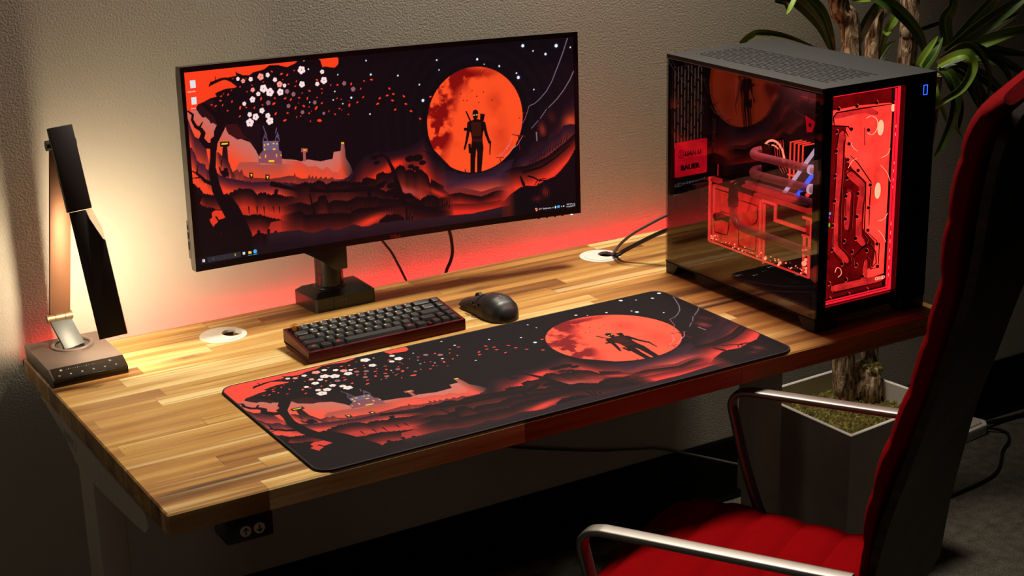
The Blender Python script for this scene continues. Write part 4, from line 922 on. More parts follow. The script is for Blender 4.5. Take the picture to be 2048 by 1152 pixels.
for i, (gx, gy) in enumerate(GR):
    bm = B(); c = (gx, gy, T)
    lathe(bm, [(.0355, -.0055), (.0335, -.0055), (.0335, .0014), (.0425, .0014), (.0430, .0004), (.0430, 0.0001), (.0355, 0.0001)], c, 48, closed=True)
    g = link('cable_grommet', bm, M['white_plastic'], desk, label='white round cable grommet with a kidney-shaped opening')
    # lid: disc with a bite on the right
    bm = B(); P = []
    bx, br = .0175, .0190
    for k in range(64):
        a = 2*PI*k/64; x, y = .0334*math.cos(a), .0334*math.sin(a)
        if (x-bx)**2+(y-.0)**2 < br*br: continue
        P.append((a, x, y))
    a_lim = min(a for a, x, y in P); P = [(x, y) for a, x, y in P]
    st, en = P[-1], P[0]
    a1 = math.atan2(st[1], st[0]-bx); a2 = math.atan2(en[1], en[0]-bx)
    a1 = a1 if a1 < 0 else a1-2*PI; a2 = a2 if a2 > 0 else a2+2*PI
    bite = [(bx+br*math.cos(a), br*math.sin(a)) for a in np.linspace(2*PI+a1, a2, 14)[1:-1]]
    prism(bm, P+bite, lambda a, b, t: (gx+a, gy+b, T+t), -.003, .0022)
    link('grommet_lid', bm, M['white_plastic'], g)
# frame
for k, (xa, xb) in enumerate(((.0, .047), (1.374, 1.426))):
    bm = B(); box(bm, xa, xb, .374, .452, T-.50, T-.045, .003)
    lg = link('desk_leg', bm, M['white_powder'], desk)
    bm = B(); box(bm, xa+.005, xb-.005, .381, .445, .025, T-.49, .003); link('inner_column', bm, M['white_powder'], lg)
    bm = B(); box(bm, xa-.004, xb+.012, .10, .72, .0, .028, .006)
    link('desk_foot', bm, M['white_powder'], desk)
bm = B(); box(bm, .047, 1.374, .385, .441, T-.075, T-.037, .002); link('crossbeam', bm, M['white_powder'], desk)
brk = [(.640, -.0337), (.605, -.0400), (.496, -.062), (.462, -.080), (.452, -.088), (.374, -.088), (.300, -.086), (.136, -.0735), (.100, -.068), (.086, -.056), (.088, -.040), (.096, -.0337)]
for xa, xb in ((-.0035, .0005), (1.4265, 1.4305)):
    bm = B(); prism(bm, [(a, b) for a, b in brk], lambda a, b, t: (t, a, T+b), xa, xb)
    br = link('side_bracket', bm, M['white_powder'], desk, smooth=False)
    if xa < 0:
        bm = B(); rr = rrect(.4345, .5005, -.0640, -.0445, .004, 3)
        for i in range(len(rr)):
            a, b = rr[i], rr[(i+1) % len(rr)]
            cyl(bm, (-.0036, a[0], T+a[1]-.1*(0)), (-.0036, b[0], T+b[1]), .0005, n=5)
        link('badge_outline', bm, M['grey_mark'], br)
        bm = text_bm('DESKY', .0155, lambda x, y, z: (-.0037-z, .4965-x*1.05, T-.0597+y), .0002, sx=1.0)
        link('badge_lettering', bm, M['grey_mark'], br, smooth=False)
# up/down control under the front edge
bm = B(); box(bm, .085, .158, .006, .060, T-.0765, T-.034, .005)
hc = link('height_control', bm, M['black_plastic'], desk, label='black hand control with two round arrow buttons')
for cx, sgn in ((.1135, 1), (.1345, -1)):
    bm = B(); cyl(bm, (cx, .0062, T-.0585), (cx, .0040, T-.0585), .0083, n=28); bt = link('arrow_button', bm, M['pale_grey'], hc, label='grey round button with a black arrow')
    bm = B(); f = lambda a, b, t: (cx+a, .0040-t, T-.0585+b)
    flatstroke(bm, [(0, -.0055*sgn), (0, .0050*sgn)], .0015, f, 0, .0005, rounded=False)
    flatstroke(bm, [(-.0042, .0006*sgn), (0, .0052*sgn), (.0042, .0006*sgn)], .0015, f, 0, .0005, k=0, rounded=False)
    link('arrow_mark', bm, M['recess'], bt, smooth=False)
bm = B(); tube(bm, [(.152, .05, T-.045), (.20, .06, T-.052), (.28, .09, T-.062), (.38, .18, T-.058), (.44, .36, T-.05), (.45, .40, T-.045)], .0028, 8)
link('control_cord', bm, M['cable_black'], desk, label='thin black cord sagging from the arrow-button control')
# LED strip behind the desk, over an added unseen channel that blocks light downwards
bm = B(); box(bm, .01, 1.49, .7512, .7960, T-.0310, T-.0290); box(bm, .01, .0120, .7512, .7960, T-.0290, T-.0200); led = link('shielded_light_strip', bm, M['recess'], desk, smooth=False, label='glowing red light strip along the rear edge, with an added light-blocking channel')
bm = B(); box(bm, .03, 1.47, .7740, .7820, T-.0288, T-.0262); link('lit_strip', bm, M['strip_led'], led, smooth=False)
# ------------------------------------------------------------------ desk mat
mat = empty('desk_mat', (.682, .203, T), 'wide dark desk mat printed with a red moon, standing figure and blossom tree', 'desk mat')
X0, X1, Y0, Y1 = .2322, 1.1318, .0035, .4030
def corner(s, t):
    x = X0+.0015+(X1-X0-.003)*s; y = Y0+.0015+(Y1-Y0-.003)*t; r = .024
    # pull the grid corners in onto rounded corners
    xc, yc = (X0+X1)/2, (Y0+Y1)/2; hx, hy = (X1-X0)/2-.0015, (Y1-Y0)/2-.0015
    dx, dy = x-xc, y-yc; ax, ay = np.abs(dx)-(hx-r), np.abs(dy)-(hy-r)
    m = (ax > 0) & (ay > 0); d = np.hypot(ax, ay)+1e-9; mx = np.maximum(ax, ay)
    sc = np.where(m, mx/d, 1.0)
    dx = np.where(m, np.sign(dx)*((hx-r)+ax*sc), dx); dy = np.where(m, np.sign(dy)*((hy-r)+ay*sc), dy)
    return xc+dx, yc+dy
def mpos(s, t):
    x, y = corner(s, t); return x, y, np.full_like(x, T+.0034)
def muv(s, t):
    x, y = corner(s, t); return (x-.2273)/.000936, (y+.0008)/.000936
art_grid('printed_surface', 1080, 480, mpos, muv, M['mat'], mat)
bm = B(); rr = rrect(X0, X1, Y0, Y1, .0255, 8)
skin(bm, [[bm.verts.new((x, y, T+z)) for x, y in rr] for z in (0.0, .0030)]); link('rubber_base', bm, M['rubber'], mat)
bm = B(); tube(bm, [(x, y, T+.0022) for x, y in rr]+[(rr[0][0], rr[0][1], T+.0022)], .0019, 8, k=0); link('stitched_border', bm, M['stitch'], mat)
# ------------------------------------------------------------------ monitor
AX, UP, BK_, MC = [Vector(v) for v in MONAX]
AX.normalize(); UP = (UP-AX*AX.dot(UP)).normalized(); BK_ = AX.cross(UP); BK_ = BK_ if BK_.y > 0 else -BK_
MC = MC+Vector((0, 0, T)); RC = 3.8; S0 = .404**2/(2*RC)
def mp(x, y, d=0.0): return MC+AX*x+UP*y+BK_*(S0-x*x/(2*RC)+d)
mon = empty('curved_monitor', (.585, .71, T), 'wide black curved monitor on a post, screen showing a red moon scene', 'monitor')
NS = 28; XS = [-.404+.808*i/NS for i in range(NS+1)]
bm = B()   # shell: thin side walls plus back
rows = []
for x in XS:
    e = min(1, (.404-abs(x))/.02); 
    rows.append([bm.verts.new(mp(x, y, d)) for y, d in ((0, .0), (.0, .020), (.016, .024+.006*e), (.346, .024+.006*e), (.3626, .020), (.3626, .0))])
skin(bm, rows); mh = link('housing', bm, M['housing'], mon)
bm = B(); rows = []
for i in range(15):
    x = -.30+.60*i/14; e = math.sin(PI*i/14)**.4
    rows.append([bm.verts.new(mp(x, y, d)) for y, d in ((.06, .022), (.075, .026+.030*e), (.29, .026+.030*e), (.31, .022))])
skin(bm, rows); link('rear_bulge', bm, M['housing'], mon)
bm = B(); bz = [(-.404, -.3966, 0, .3626), (.3949, .404, 0, .3626)]   # bezel: four strips following the curve
def strip(x0, x1, y0, y1, d0, d1, n):
    rows = []
    for i in range(n+1):
        x = x0+(x1-x0)*i/n; rows.append([bm.verts.new(mp(x, y, d)) for y, d in ((y0, d0), (y1, d0), (y1, d1), (y0, d1))])
    skin(bm, rows)
strip(-.404, -.3967, 0, .3626, -.0022, .001, 1); strip(.3950, .404, 0, .3626, -.0022, .001, 1)
strip(-.3967, .3950, 0, .0116, -.0022, .001, NS); strip(-.3967, .3950, .3532, .3626, -.0022, .001, NS)
link('bezel', bm, M['bezel'], mon)
def spos(s, t):
    x = -.3967+.7917*s; y = .0114+.3420*t; d = S0-x*x/(2*RC)-.0006
    P = np.array(MC)[None, :]+x[:, None]*np.array(AX)+y[:, None]*np.array(UP)+d[:, None]*np.array(BK_)
    return P[:, 0], P[:, 1], P[:, 2]
def suv(s, t):
    x = -.3967+.7917*s; y = .0114+.3420*t; return (x+.3962)/.7907*1000, (y-.0120)/.7907*1000
scr = art_grid('lit_screen', 1120, 490, spos, suv, M['screen'], mon)
def sf(u0, v0):     # screen-plane placement in art units (origin u0,v0)
    def f(x, y, z=0.0):
        X = (u0+x)*.0007907-.3962; Y = (v0+y)*.0007907+.0120; return mp(X, Y, -.0010-abs(z)*.2)
    return f
def stext(s, u, v, size, mat, **k):
    bm = text_bm(s, size, sf(u, v), .0, **k); return link('screen_text', bm, M[mat], scr, smooth=False)
def srect(u, v, w, h, mat, name='screen_icon', r=0):
    bm = B(); f = sf(u, v); n = max(1, int(w/12))
    rows = [[bm.verts.new(f(w*i/n, y)) for y in (0, h)] for i in range(n+1)]
    for i in range(n): bm.faces.new((rows[i][0], rows[i+1][0], rows[i+1][1], rows[i][1]))
    return link(name, bm, M[mat], scr, smooth=False)
def sdisc(u, v, r, mat, n=16, name='screen_icon', hole=0, ry=None):
    bm = B(); f = sf(u, v); ry = ry or r
    if hole:
        a = [bm.verts.new(f(r*math.cos(2*PI*i/n), ry*math.sin(2*PI*i/n))) for i in range(n)]; b = [bm.verts.new(f(hole*math.cos(2*PI*i/n), hole*math.sin(2*PI*i/n))) for i in range(n)]
        for i in range(n): bm.faces.new((a[i], a[(i+1) % n], b[(i+1) % n], b[i]))
    else: bm.faces.new([bm.verts.new(f(r*math.cos(2*PI*i/n), ry*math.sin(2*PI*i/n))) for i in range(n)])
    return link(name, bm, M[mat], scr, smooth=False)
# taskbar left
for dx in (0, 3.4):
    for dy in (0, 3.4): srect(7.5+dx, 4.5+dy, 2.9, 2.9, 'txt_white', 'start_icon')
srect(20, 1.5, 82, 12.5, 'txt_dark', 'search_box'); sdisc(27, 8.8, 2.6, 'txt_white', hole=1.7); srect(23.4, 4.2, 2, 2, 'txt_white')
stext('Type here to search', 32, 5.6, 6.4, 'txt_white', sx=.86)
sdisc(88, 8.5, 3.9, 's_yel', 4); sdisc(95, 8.0, 1.8, 's_yel'); sdisc(98.5, 5.5, 1.0, 'txt_white'); sdisc(83, 4.5, 1.8, 's_blue')
srect(107, 5.5, 2.6, 6, 'txt_white'); srect(110.2, 5.5, 2.6, 6, 'txt_white'); srect(121, 5, 8, 5, 's_yel'); srect(121, 9, 5, 1.8, 'txt_white'); srect(120, 1.3, 10, 1.1, 's_blue')
sdisc(138, 8.5, 4.6, 's_blue'); sdisc(139, 9.5, 2.4, 's_teal'); srect(133, 1.3, 10, 1.1, 's_blue')
# taskbar right
sdisc(889, 8.0, 3.6, 's_red'); sdisc(887.5, 9.5, 2.2, 'txt_white'); sdisc(889, 5.6, 2.2, 's_yel')
stext('61°F  Partly sunny', 895, 5.8, 6.0, 'txt_white', sx=.80); stext('^', 933, 3.5, 8, 'txt_white'); sdisc(942, 7.5, 2.2, 'txt_white', ry=3.4); srect(947, 5, 7, 6, 's_blue'); sdisc(959, 7.5, 2.0, 'txt_white', 3); sdisc(965, 7.6, 2.2, 'txt_white', 5)
stext('10:07 AM', 973, 9.2, 5.2, 'txt_white', sx=.74); stext('11/13/2024', 972, 3.2, 5.2, 'txt_white', sx=.74)
for a in ((990.5, 4.5, 6, .9), (990.5, 10, 6, .9), (990.5, 4.5, .9, 6.4), (995.6, 4.5, .9, 6.4)): srect(*a, 'txt_white')
# desktop icons
srect(12, 396, 13, 17, 'txt_white', 'desktop_icon'); srect(15, 400, 5, 7, 's_blue', 'desktop_icon'); stext('Recycle Bin', 5, 387, 5, 'txt_white', sx=.8)
srect(12, 360, 12, 16, 'txt_white', 'desktop_icon'); srect(15, 363, 5, 8, 'recess', 'desktop_icon'); srect(21, 362, 2.5, 10, 's_blue', 'desktop_icon'); stext('Demo', 10, 350, 5, 'txt_white', sx=.9)
# badge, buttons, port block
bm = text_bm('DELL', .0085, lambda x, y, z: mp(-.0125+x, .0024+y, -.0024-z), .0003, sx=1.25, bold=.0002); link('brand_badge', bm, M['dell'], mon, smooth=False)
for x in (.315, .333, .351, .368):
    bm = B(); p = mp(x, -.001, .006); cyl(bm, p, p-UP*.0022, .0022, n=10); link('menu_button', bm, M['bezel'], mon)
bm = B(); p = mp(.388, -.001, .006); cyl(bm, p, p-UP*.0022, .0022, n=10); link('power_indicator', bm, M['led_white'], mon)
bm = B(); v = [mp(x, y, d) for x in (-.4045, -.36) for y in (.020, .088) for d in (.018, .030)]
vv = [bm.verts.new(q) for q in v]
for q in ((0, 1, 3, 2), (4, 6, 7, 5), (0, 4, 5, 1), (2, 3, 7, 6), (0, 2, 6, 4), (1, 5, 7, 3)): bm.faces.new([vv[i] for i in q])
pb = link('port_block', bm, M['housing'], mon)
for y0, y1 in ((.036, .050), (.056, .068), (.073, .081)):
    bm = B(); vv = [bm.verts.new(mp(x, y, d)) for x in (-.4050, -.4040) for y in (y0, y1) for d in (.0215, .0265)]
    for q in ((0, 1, 3, 2), (4, 6, 7, 5), (0, 4, 5, 1), (2, 3, 7, 6), (0, 2, 6, 4), (1, 5, 7, 3)): bm.faces.new([vv[i] for i in q])
    link('usb_port', bm, M['recess'], pb)
# stand
z = T
bm = B()
lo = [(.5330, .6660), (.6500, .6660), (.6540, .6700), (.6560, .7500), (.5240, .7500), (.5220, .7440), (.5290, .6700)]
mid = [(a, b) for a, b in lo]
top = [(.5440, .6800), (.6400, .6800), (.6420, .6840), (.6440, .7420), (.5360, .7420), (.5340, .7380), (.5410, .6840)]
skin(bm, [[bm.verts.new((a, b, z+h)) for a, b in L] for L, h in ((lo, 0), (mid, .0265), (top, .0345))])
bs = link('stand_base', bm, M['arm_black'], mon, label='black boxy base with chamfered top')
for x in (.584, .591):
    bm = B(); cyl(bm, (x, .6662, z+.017), (x, .6654, z+.017), .0011, n=10); link('base_screw', bm, M['grey_mark'], bs)
bm = B(); box(bm, .5660, .5664, .6653, .6662, z+.002, z+.024); link('base_seam', bm, M['recess'], bs)
bm = B(); pc = (.5815, .7150, z)
lathe(bm, [(.0, .034), (.0315, .034), (.0310, .036), (.0270, .0395), (.0268, .062)], pc, 40); lathe(bm, [(.0262, .062), (.0262, .0640)], pc, 40); lathe(bm, [(.0268, .0640), (.0268, .118), (.0262, .1200), (0, .1200)], pc, 40)
link('stand_post', bm, M['arm_black'], mon)
bm = B(); py = .7150   # swivel arm with a sloping underside
prism(bm, [(.6095, .070), (.6095, .150), (.500, .150), (.500, .128), (.5620, .092), (.5720, .078), (.5850, .0700)], lambda a, b, t: (a, t, z+b), py-.0275, py+.018, bev=.002)
link('stand_arm', bm, M['arm_black'], mon)
bm = B(); box(bm, .552, .640, .700, .735, z+.145, z+.34, .006); link('riser', bm, M['arm_black'], mon)
bm = B(); p = [mp(x, y, d) for x in (-.16, .05) for y in (.13, .24) for d in (.054, .070)]
vv = [bm.verts.new(q) for q in p]
for q in ((0, 1, 3, 2), (4, 6, 7, 5), (0, 4, 5, 1), (2, 3, 7, 6), (0, 2, 6, 4), (1, 5, 7, 3)): bm.faces.new([vv[i] for i in q])
link('mount_plate', bm, M['arm_black'], mon)
# cables behind the monitor
bm = B(); tube(bm, [(.715, .745, T+.17), (.717, .765, T+.120), (.722, .772, T+.092), (.734, .777, T+.074), (.748, .778, T+.054), (.762, .7775, T+.024), (.775, .7765, T-.006), (.782, .7762, T-.022)], .0026, 10)
tag(link('monitor_cable', bm, M['cable_black']), 'kinked black cable hanging from the monitor to the desk edge, left of the other', 'cable', 'cables behind the monitor')
bm = B(); tube(bm, [(.872, .745, T+.17), (.874, .768, T+.115), (.877, .772, T+.083), (.883, .775, T+.057), (.885, .7765, T+.031), (.880, .7772, T+.012), (.870, .7772, T-.006), (.866, .7765, T-.022)], .0036, 10)
tag(link('monitor_cable', bm, M['cable_black']), 'bowed thicker black cable hanging below the centre right of the monitor', 'cable', 'cables behind the monitor')
# cables from the right grommet to the computer
bm = B(); tube(bm, [(1.190, .642, T-.026), (1.190, .641, T+.004), (1.184, .628, T+.016), (1.180, .60, T+.040), (1.190, .575, T+.064), (1.215, .555, T+.084), (1.245, .535, T+.103), (1.262, .515, T+.112), (1.268, .496, T+.113)], .0030, 10)
tag(link('braided_cable', bm, M['cable_grey']), 'grey braided cable arching from the right grommet to the computer, upper of two', 'cable')
bm = B(); tube(bm, [(1.194, .639, T-.026), (1.194, .638, T+.003), (1.190, .622, T+.010), (1.190, .600, T+.024), (1.212, .575, T+.044), (1.238, .545, T+.066), (1.258, .520, T+.080), (1.266, .496, T+.083)], .0044, 10)
tag(link('power_cable', bm, M['cable_black']), 'thick black cable running from the right grommet to the computer, lower of two', 'cable')
# ------------------------------------------------------------------ keyboard
kb = empty('mechanical_keyboard', (.5625, .4815, T), 'compact mechanical keyboard with a burgundy case and black keycaps', 'keyboard')
KX0, KX1, KY0, KY1 = .4075, .7175, .4280, .5360
hz = lambda y: .0200+(.0330-.0200)*(y-KY0)/(KY1-KY0)     # case top height
bm = B()
side = [(KY0, .0), (KY0, hz(KY0)), (KY1, hz(KY1)), (KY1, .014), (KY1-.012, .0)]
prism(bm, [(KY0, 0), (KY0, .0085), (KY1, .0115), (KY1, .014), (KY1-.012, .0)], lambda a, b, t: (t, a, T+b), KX0, KX1)
w = .0055
for x0, x1, ya, yb in ((KX0, KX0+w, KY0, KY1), (KX1-w, KX1, KY0, KY1), (KX0+w, KX1-w, KY0, KY0+w), (KX0+w, KX1-w, KY1-w, KY1)):
    vs = [bm.verts.new((x, y, T+(zz if zz < 1 else hz(y)))) for x in (x0, x1) for y in (ya, yb) for zz in (.008, 2)]
    for q in ((0, 1, 3, 2), (4, 6, 7, 5), (0, 4, 5, 1), (2, 3, 7, 6), (0, 2, 6, 4), (1, 5, 7, 3)): bm.faces.new([vs[i] for i in q])
link('keyboard_case', bm, M['case_red'], kb, smooth=False)
bm = B(); prism(bm, [(KY0+w, .0087), (KY0+w, .0140), (KY1-w, .0255), (KY1-w, .0087)], lambda a, b, t: (t, a, T+b), KX0+w, KX1-w); link('switch_plate', bm, M['recess'], kb, smooth=False)
U_ = .01875
rowsL = [[1]*13+[2, 1], [1.5]+[1]*12+[1.5, 1], [1.75]+[1]*11+[2.25, 1], [2.25]+[1]*10+[1.75, 1, 1], [1.25, 1.25, 1.25, 6.25, 1.25, 1.25, -.5, 1, 1, 1]]
kx0 = KX0+w+.0002; ky1 = KY1-w-.0010
dark = {(0, i) for i in range(1, 13)} | {(1, i) for i in range(1, 14)} | {(2, i) for i in range(1, 12)} | {(3, i) for i in range(1, 11)} | {(4, 3)}
tl = math.atan((.0330-.0200)/(KY1-KY0))
def keycap(x0, x1, yc, h, c_dark, r, i):
    bm = B(); g = .0006; zb = T+.0145+(yc-KY0)*.115; zt = zb+.0085+h
    xa, xb = x0+g, x1-g; ya, yb = yc-U_/2+g, yc+U_/2-g
    ins = .0027
    tz = lambda y: zt+(y-yc)*(.115+(.05*(2-r)))
    A = [bm.verts.new((x, y, zb+(y-yc)*.11)) for x, y in rrect(xa, xb, ya, yb, .0011, 2)]
    M2 = [bm.verts.new((x, y, tz(y)-.0010)) for x, y in rrect(xa+ins*.82, xb-ins*.82, ya+ins*.85, yb-ins*.55, .0018, 2)]
    Tt = [bm.verts.new((x, y, tz(y))) for x, y in rrect(xa+ins*1.15, xb-ins*1.15, ya+ins*1.2, yb-ins*.8, .0016, 2)]
    skin(bm, [A, M2, Tt])
    o = link('keycap' if x1-x0 < .1 else 'space_bar', bm, M['key_dark' if c_dark else 'key_black'], kb)
    # legend
    if x1-x0 < .1 and not (c_dark and i == 99):
        bm = B()
        cx, cy = xa+.0062, yb-.0068
        if c_dark:
            tx = LEG[r][i] if i < len(LEG[r]) else '-'
            bm = text_bm(tx, .0052, lambda x, y, z: (xa+.0044+x, yb-.0080+y, tz(yb-.0080+y)+.00012+z), .00006, bold=.00016)
            link('legend', bm, M['key_gold'], o, smooth=False)
        else:
            if r == 4 and i in (0, 2, 4): 
                P = [((xa+xb)/2+.0034*math.cos(a), yc+.0034*math.sin(a)) for a in np.linspace(0, 2*PI, 14)[:-1]]; prism(bm, P, lambda a, b, t: (a, b, tz(b)+t), .00005, .0002)
            else:
                for k in range(3): flatstroke(bm, [(cx-.001+k*.0022, cy), (cx+.0002+k*.0022, cy+.0010)], .0011, lambda a, b, t: (a, b, tz(b)+t), .00005, .0002, k=0, rounded=False)
            link('legend', bm, M['key_redink'], o, smooth=False)
    return o
LEG = ['`1234567890-=x', ' QWERTYUIOP[]\\', ' ASDFGHJKL;\'', ' ZXCVBNM,./', '   ']
for r, row in enumerate(rowsL):
    x = kx0; yc = ky1-U_*(r+.5)
    for i, wk in enumerate(row):
        if wk < 0: 
            bm = B(); box(bm, x+.001, x+.5*U_-.001, yc-U_/2+.001, yc+U_/2-.004, T+.012, T+.0225, .0006); link('red_blocker', bm, M['case_red'], kb); x += .5*U_; continue
        if r == 0 and i == 0:
            bm = B(); bmesh.ops.create_icosphere(bm, subdivisions=2, radius=.0085, matrix=Matrix.Translation((x+U_/2, yc, T+.0370)) @ Matrix.Scale(.95, 4, (0, 0, 1)))
            ak = link('artisan_keycap', bm, M['clear'], kb, smooth=False, label='clear faceted keycap with an amber core')
            bm = B(); bmesh.ops.create_icosphere(bm, subdivisions=1, radius=.0048, matrix=Matrix.Translation((x+U_/2, yc, T+.0355))); link('amber_core', bm, M['amber'], ak, smooth=False)
            bm = B(); box(bm, x+.002, x+U_-.002, yc-.0075, yc+.0075, T+.024, T+.031, .001); link('keycap_skirt', bm, M['clear'], ak)
        else: keycap(x, x+wk*U_, yc, (.0022, .0012, .0004, .0004, .0004)[r], (r, i) in dark, r, i)
        x += wk*U_
# ------------------------------------------------------------------ mouse
ms = empty('wireless_mouse', (.801, .478, T), 'black ergonomic wireless mouse between the keyboard and the computer', 'mouse', rot=(0, 0, math.radians(4)))
def msec(t, n=28):
    # t 0 rear .. 1 front ; local y along the mouse
    y = -.064+.128*t
    wl = np.interp(t, [0, .04, .15, .35, .55, .75, .92, 1], [.010, .021, .031, .0345, .0315, .0300, .0315, .0300])
    hh = np.interp(t, [0, .04, .15, .30, .45, .65, .85, 1], [.010, .022, .0345, .0410, .0405, .0325, .0215, .0150])
    pts = []
    for k in range(n):
        a = PI*k/(n-1); ca, sa = math.cos(a), math.sin(a)
        x = math.copysign(abs(ca)**.72, ca)*wl; zz = .0016+(hh-.0016)*(sa**.85 if sa > 0 else 0)
        x *= 1+(.08 if zz > hh*.55 else 0)*math.sin(a)*.3
        x += .0022*math.sin(a)       # right-handed hump
        pts.append((x, y, zz))
    return pts
def mloft(t0, t1, n, sel=None, off=0.0, close=True):
    bm = B(); rows = []
    for i in range(n+1):
        P = msec(t0+(t1-t0)*i/n)
        if sel: P = [p for k, p in enumerate(P) if sel[0] <= k <= sel[1]]
        cx = 0; row = []
        for p in P:
            v = Vector(p)
            if off: v = v+Vector((v.x*.0, 0, 1))*off
            row.append(v)
        rows.append(row)
    R_ = []
    for r in rows:
        top = [bm.verts.new(v) for v in r]; bot = [bm.verts.new(v-Vector((0, 0, .0022)) if sel else Vector((v.x, v.y, .0016))) for v in r[::-1]]
        if not sel: bot = [bm.verts.new((r[-1].x*.96, r[-1].y, .0)), bm.verts.new((r[0].x*.96, r[0].y, .0))]
        R_.append(top+bot)
    skin(bm, R_); 
    Rm = Matrix.Translation(ms.location) @ ms.rotation_euler.to_matrix().to_4x4()
    bmesh.ops.transform(bm, matrix=Rm, verts=bm.verts); return bm
Rm = Matrix.Translation(ms.location) @ ms.rotation_euler.to_matrix().to_4x4()
link('mouse_body', mloft(0, .97, 40), M['mouse'], ms)
link('left_button', mloft(.60, 1.02, 14, (14, 25), .0016), M['mouse'], ms)
link('right_button', mloft(.60, 1.02, 14, (2, 12), .0016), M['mouse'], ms)
bm = mloft(.52, .60, 3, (11, 15), .0006); link('centre_strip', bm, M['mouse_grey'], ms)
bm = B(); cyl(bm, Rm @ Vector((-.0028, .040, .0215)), Rm @ Vector((.0048, .040, .0215)), .0095, n=24); link('scroll_wheel', bm, M['rubber'], ms)
bm = B()
for ya, yb in ((-.002, .014), (.016, .034)):
    tube(bm, [Rm @ Vector((-.0300, ya, .0235)), Rm @ Vector((-.0302, (ya+yb)/2, .0232)), Rm @ Vector((-.0298, yb, .0200))], .0022, 8)
link('side_button', bm, M['black_plastic'], ms)
bm = B(); P0 = msec(.26)
def mz(x, y):
    P = msec((y+.064)/.128); P = sorted(P); return float(np.interp(x, [p[0] for p in P], [p[2] for p in P]))
for pts in ([(-.006, -.031), (-.004, -.026), (-.007, -.022)], [(-.002, -.033), (0.0, -.028), (-.001, -.021)], [(.003, -.033), (.003, -.027), (.005, -.022)], [(-.003, -.026), (.001, -.030), (.005, -.027), (.002, -.0235)], [(-.005, -.033), (.001, -.035), (.006, -.032)]):
    tube(bm, [Rm @ Vector((x, y, mz(x, y)+.0003)) for x, y in pts], .00045, 6, 4)
link('mouse_emblem', bm, M['grey_mark'], ms)
# ------------------------------------------------------------------ desk lamp
lamp = empty('desk_lamp', (.0716, .6575, T), 'folding desk lamp with a dark head and brushed bronze arm on the left desk corner', 'desk lamp')
z = T
bm = B(); prism(bm, [(.5700, .0), (.5700, .0130), (.5960, .0250), (.7450, .0250), (.7450, .009), (.738, .0)], lambda a, b, t: (t, a, z+b), .0045, .1340, bev=.0008)
lb = link('lamp_base', bm, M['lamp_taupe'], lamp)
n_ = Vector((0, -.012, .026)).normalized()
def pf(a, b, t=0.0):   # panel frame: a along x, b up the slope
    p = Vector((a, .5705, z+.0137))+Vector((0, .908, .419))*b; return p+Vector((0, -.419, .908))*t
bm = B(); box(bm, .0050, .1335, .5693, .5700, z+.0005, z+.0128); link('base_front', bm, M['lamp_panel'], lb)
bm = B(); vs = [bm.verts.new(pf(a, b, t)) for a in (.0085, .1335) for b in (0, .0270) for t in (-.0002, .0004)]
for q in ((0, 1, 3, 2), (4, 6, 7, 5), (0, 4, 5, 1), (2, 3, 7, 6), (0, 2, 6, 4), (1, 5, 7, 3)): bm.faces.new([vs[i] for i in q])
tp = link('touch_panel', bm, M['lamp_panel'], lb, label='glossy dark touch panel with small lit icons')
for i in range(6):
    a = .018+i*.0195; bm = B()
    for k in range(12):
        a0, a1 = 2*PI*k/12, 2*PI*(k+1)/12
        if i == 0 and k in (2, 3): continue
        r0, r1 = .0012, .0017
        bm.faces.new([bm.verts.new(pf(a+r*math.cos(q), .0075+r*math.sin(q), .0007)) for r, q in ((r0, a0), (r1, a0), (r1, a1), (r0, a1))])
    if i: 
        bm.faces.new([bm.verts.new(pf(a+dx, .0075+dy, .0007)) for dx, dy in ((-.0008, -.0006), (.0010, -.0006), (.0006, .0009), (-.0004, .0006))])
    link('lit_icon', bm, M['icon'], tp, smooth=False)
for i, a in enumerate([.024]+[.0335+.0038*k for k in range(17)]+[.1085]):
    bm = B(); r = .0016 if i in (0, 18) else (.0008 if i in (2, 6, 10, 13) else .0004)
    bm.faces.new([bm.verts.new(pf(a+r*math.cos(q), .0195+r*math.sin(q), .0007)) for q in np.linspace(0, 2*PI, 11)[:-1]]); 
    if i in (0, 18):
        for k in range(8):
            q = 2*PI*k/8; bm.faces.new([bm.verts.new(pf(a+rr*math.cos(q+dq), .0195+rr*math.sin(q+dq), .0007)) for rr, dq in ((.0021, -.12), (.0030, -.08), (.0030, .08), (.0021, .12))])
    link('lit_icon', bm, M['icon'], tp, smooth=False)
dc = (.0755, .6970, z+.025)
bm = B(); lathe(bm, [(0, 0.0006), (.0300, .0006), (.0300, 0)], dc, 40); link('swivel_disc', bm, M['lamp_panel'], lamp)
bm = B(); lathe(bm, [(.0300, 0), (.0300, .0018), (.0320, .0036), (.0350, .0038), (.0372, .0022), (.0375, 0)], dc, 56, closed=True); link('swivel_ring', bm, M['lamp_taupe'], lamp)
def slab(o, e, d, a0, a1, v0, v1, n0, n1, bev=.0008):
    """box in a frame: e across, d along, n = thickness"""
    e = Vector(e).normalized(); d = Vector(d).normalized(); e = (e-d*e.dot(d)).normalized(); n = e.cross(d)
    if n.y < 0: n = -n
    bm = B(); box(bm, a0, a1, v0, v1, n0, n1, bev)
    for v in bm.verts: v.co = Vector(o)+e*v.co.x+d*v.co.y+n*v.co.z
    return bm
E0 = (1, .02, 0)
lo, hi = Vector((.0765, .6850, z+.026)), Vector((.0650, .7200, z+.0700))
link('lower_bracket', slab(lo, E0, hi-lo, -.0185, .0185, -.002, (hi-lo).length-.002, -.003, .004), M['lamp_grey'], lamp)
bm = B(); cyl(bm, (.0425, .7195, z+.0725), (.0875, .7205, z+.0725), .0078, n=28); hg = link('hinge', bm, M['brass'], lamp, label='dull brass barrel hinge')
bm = B()
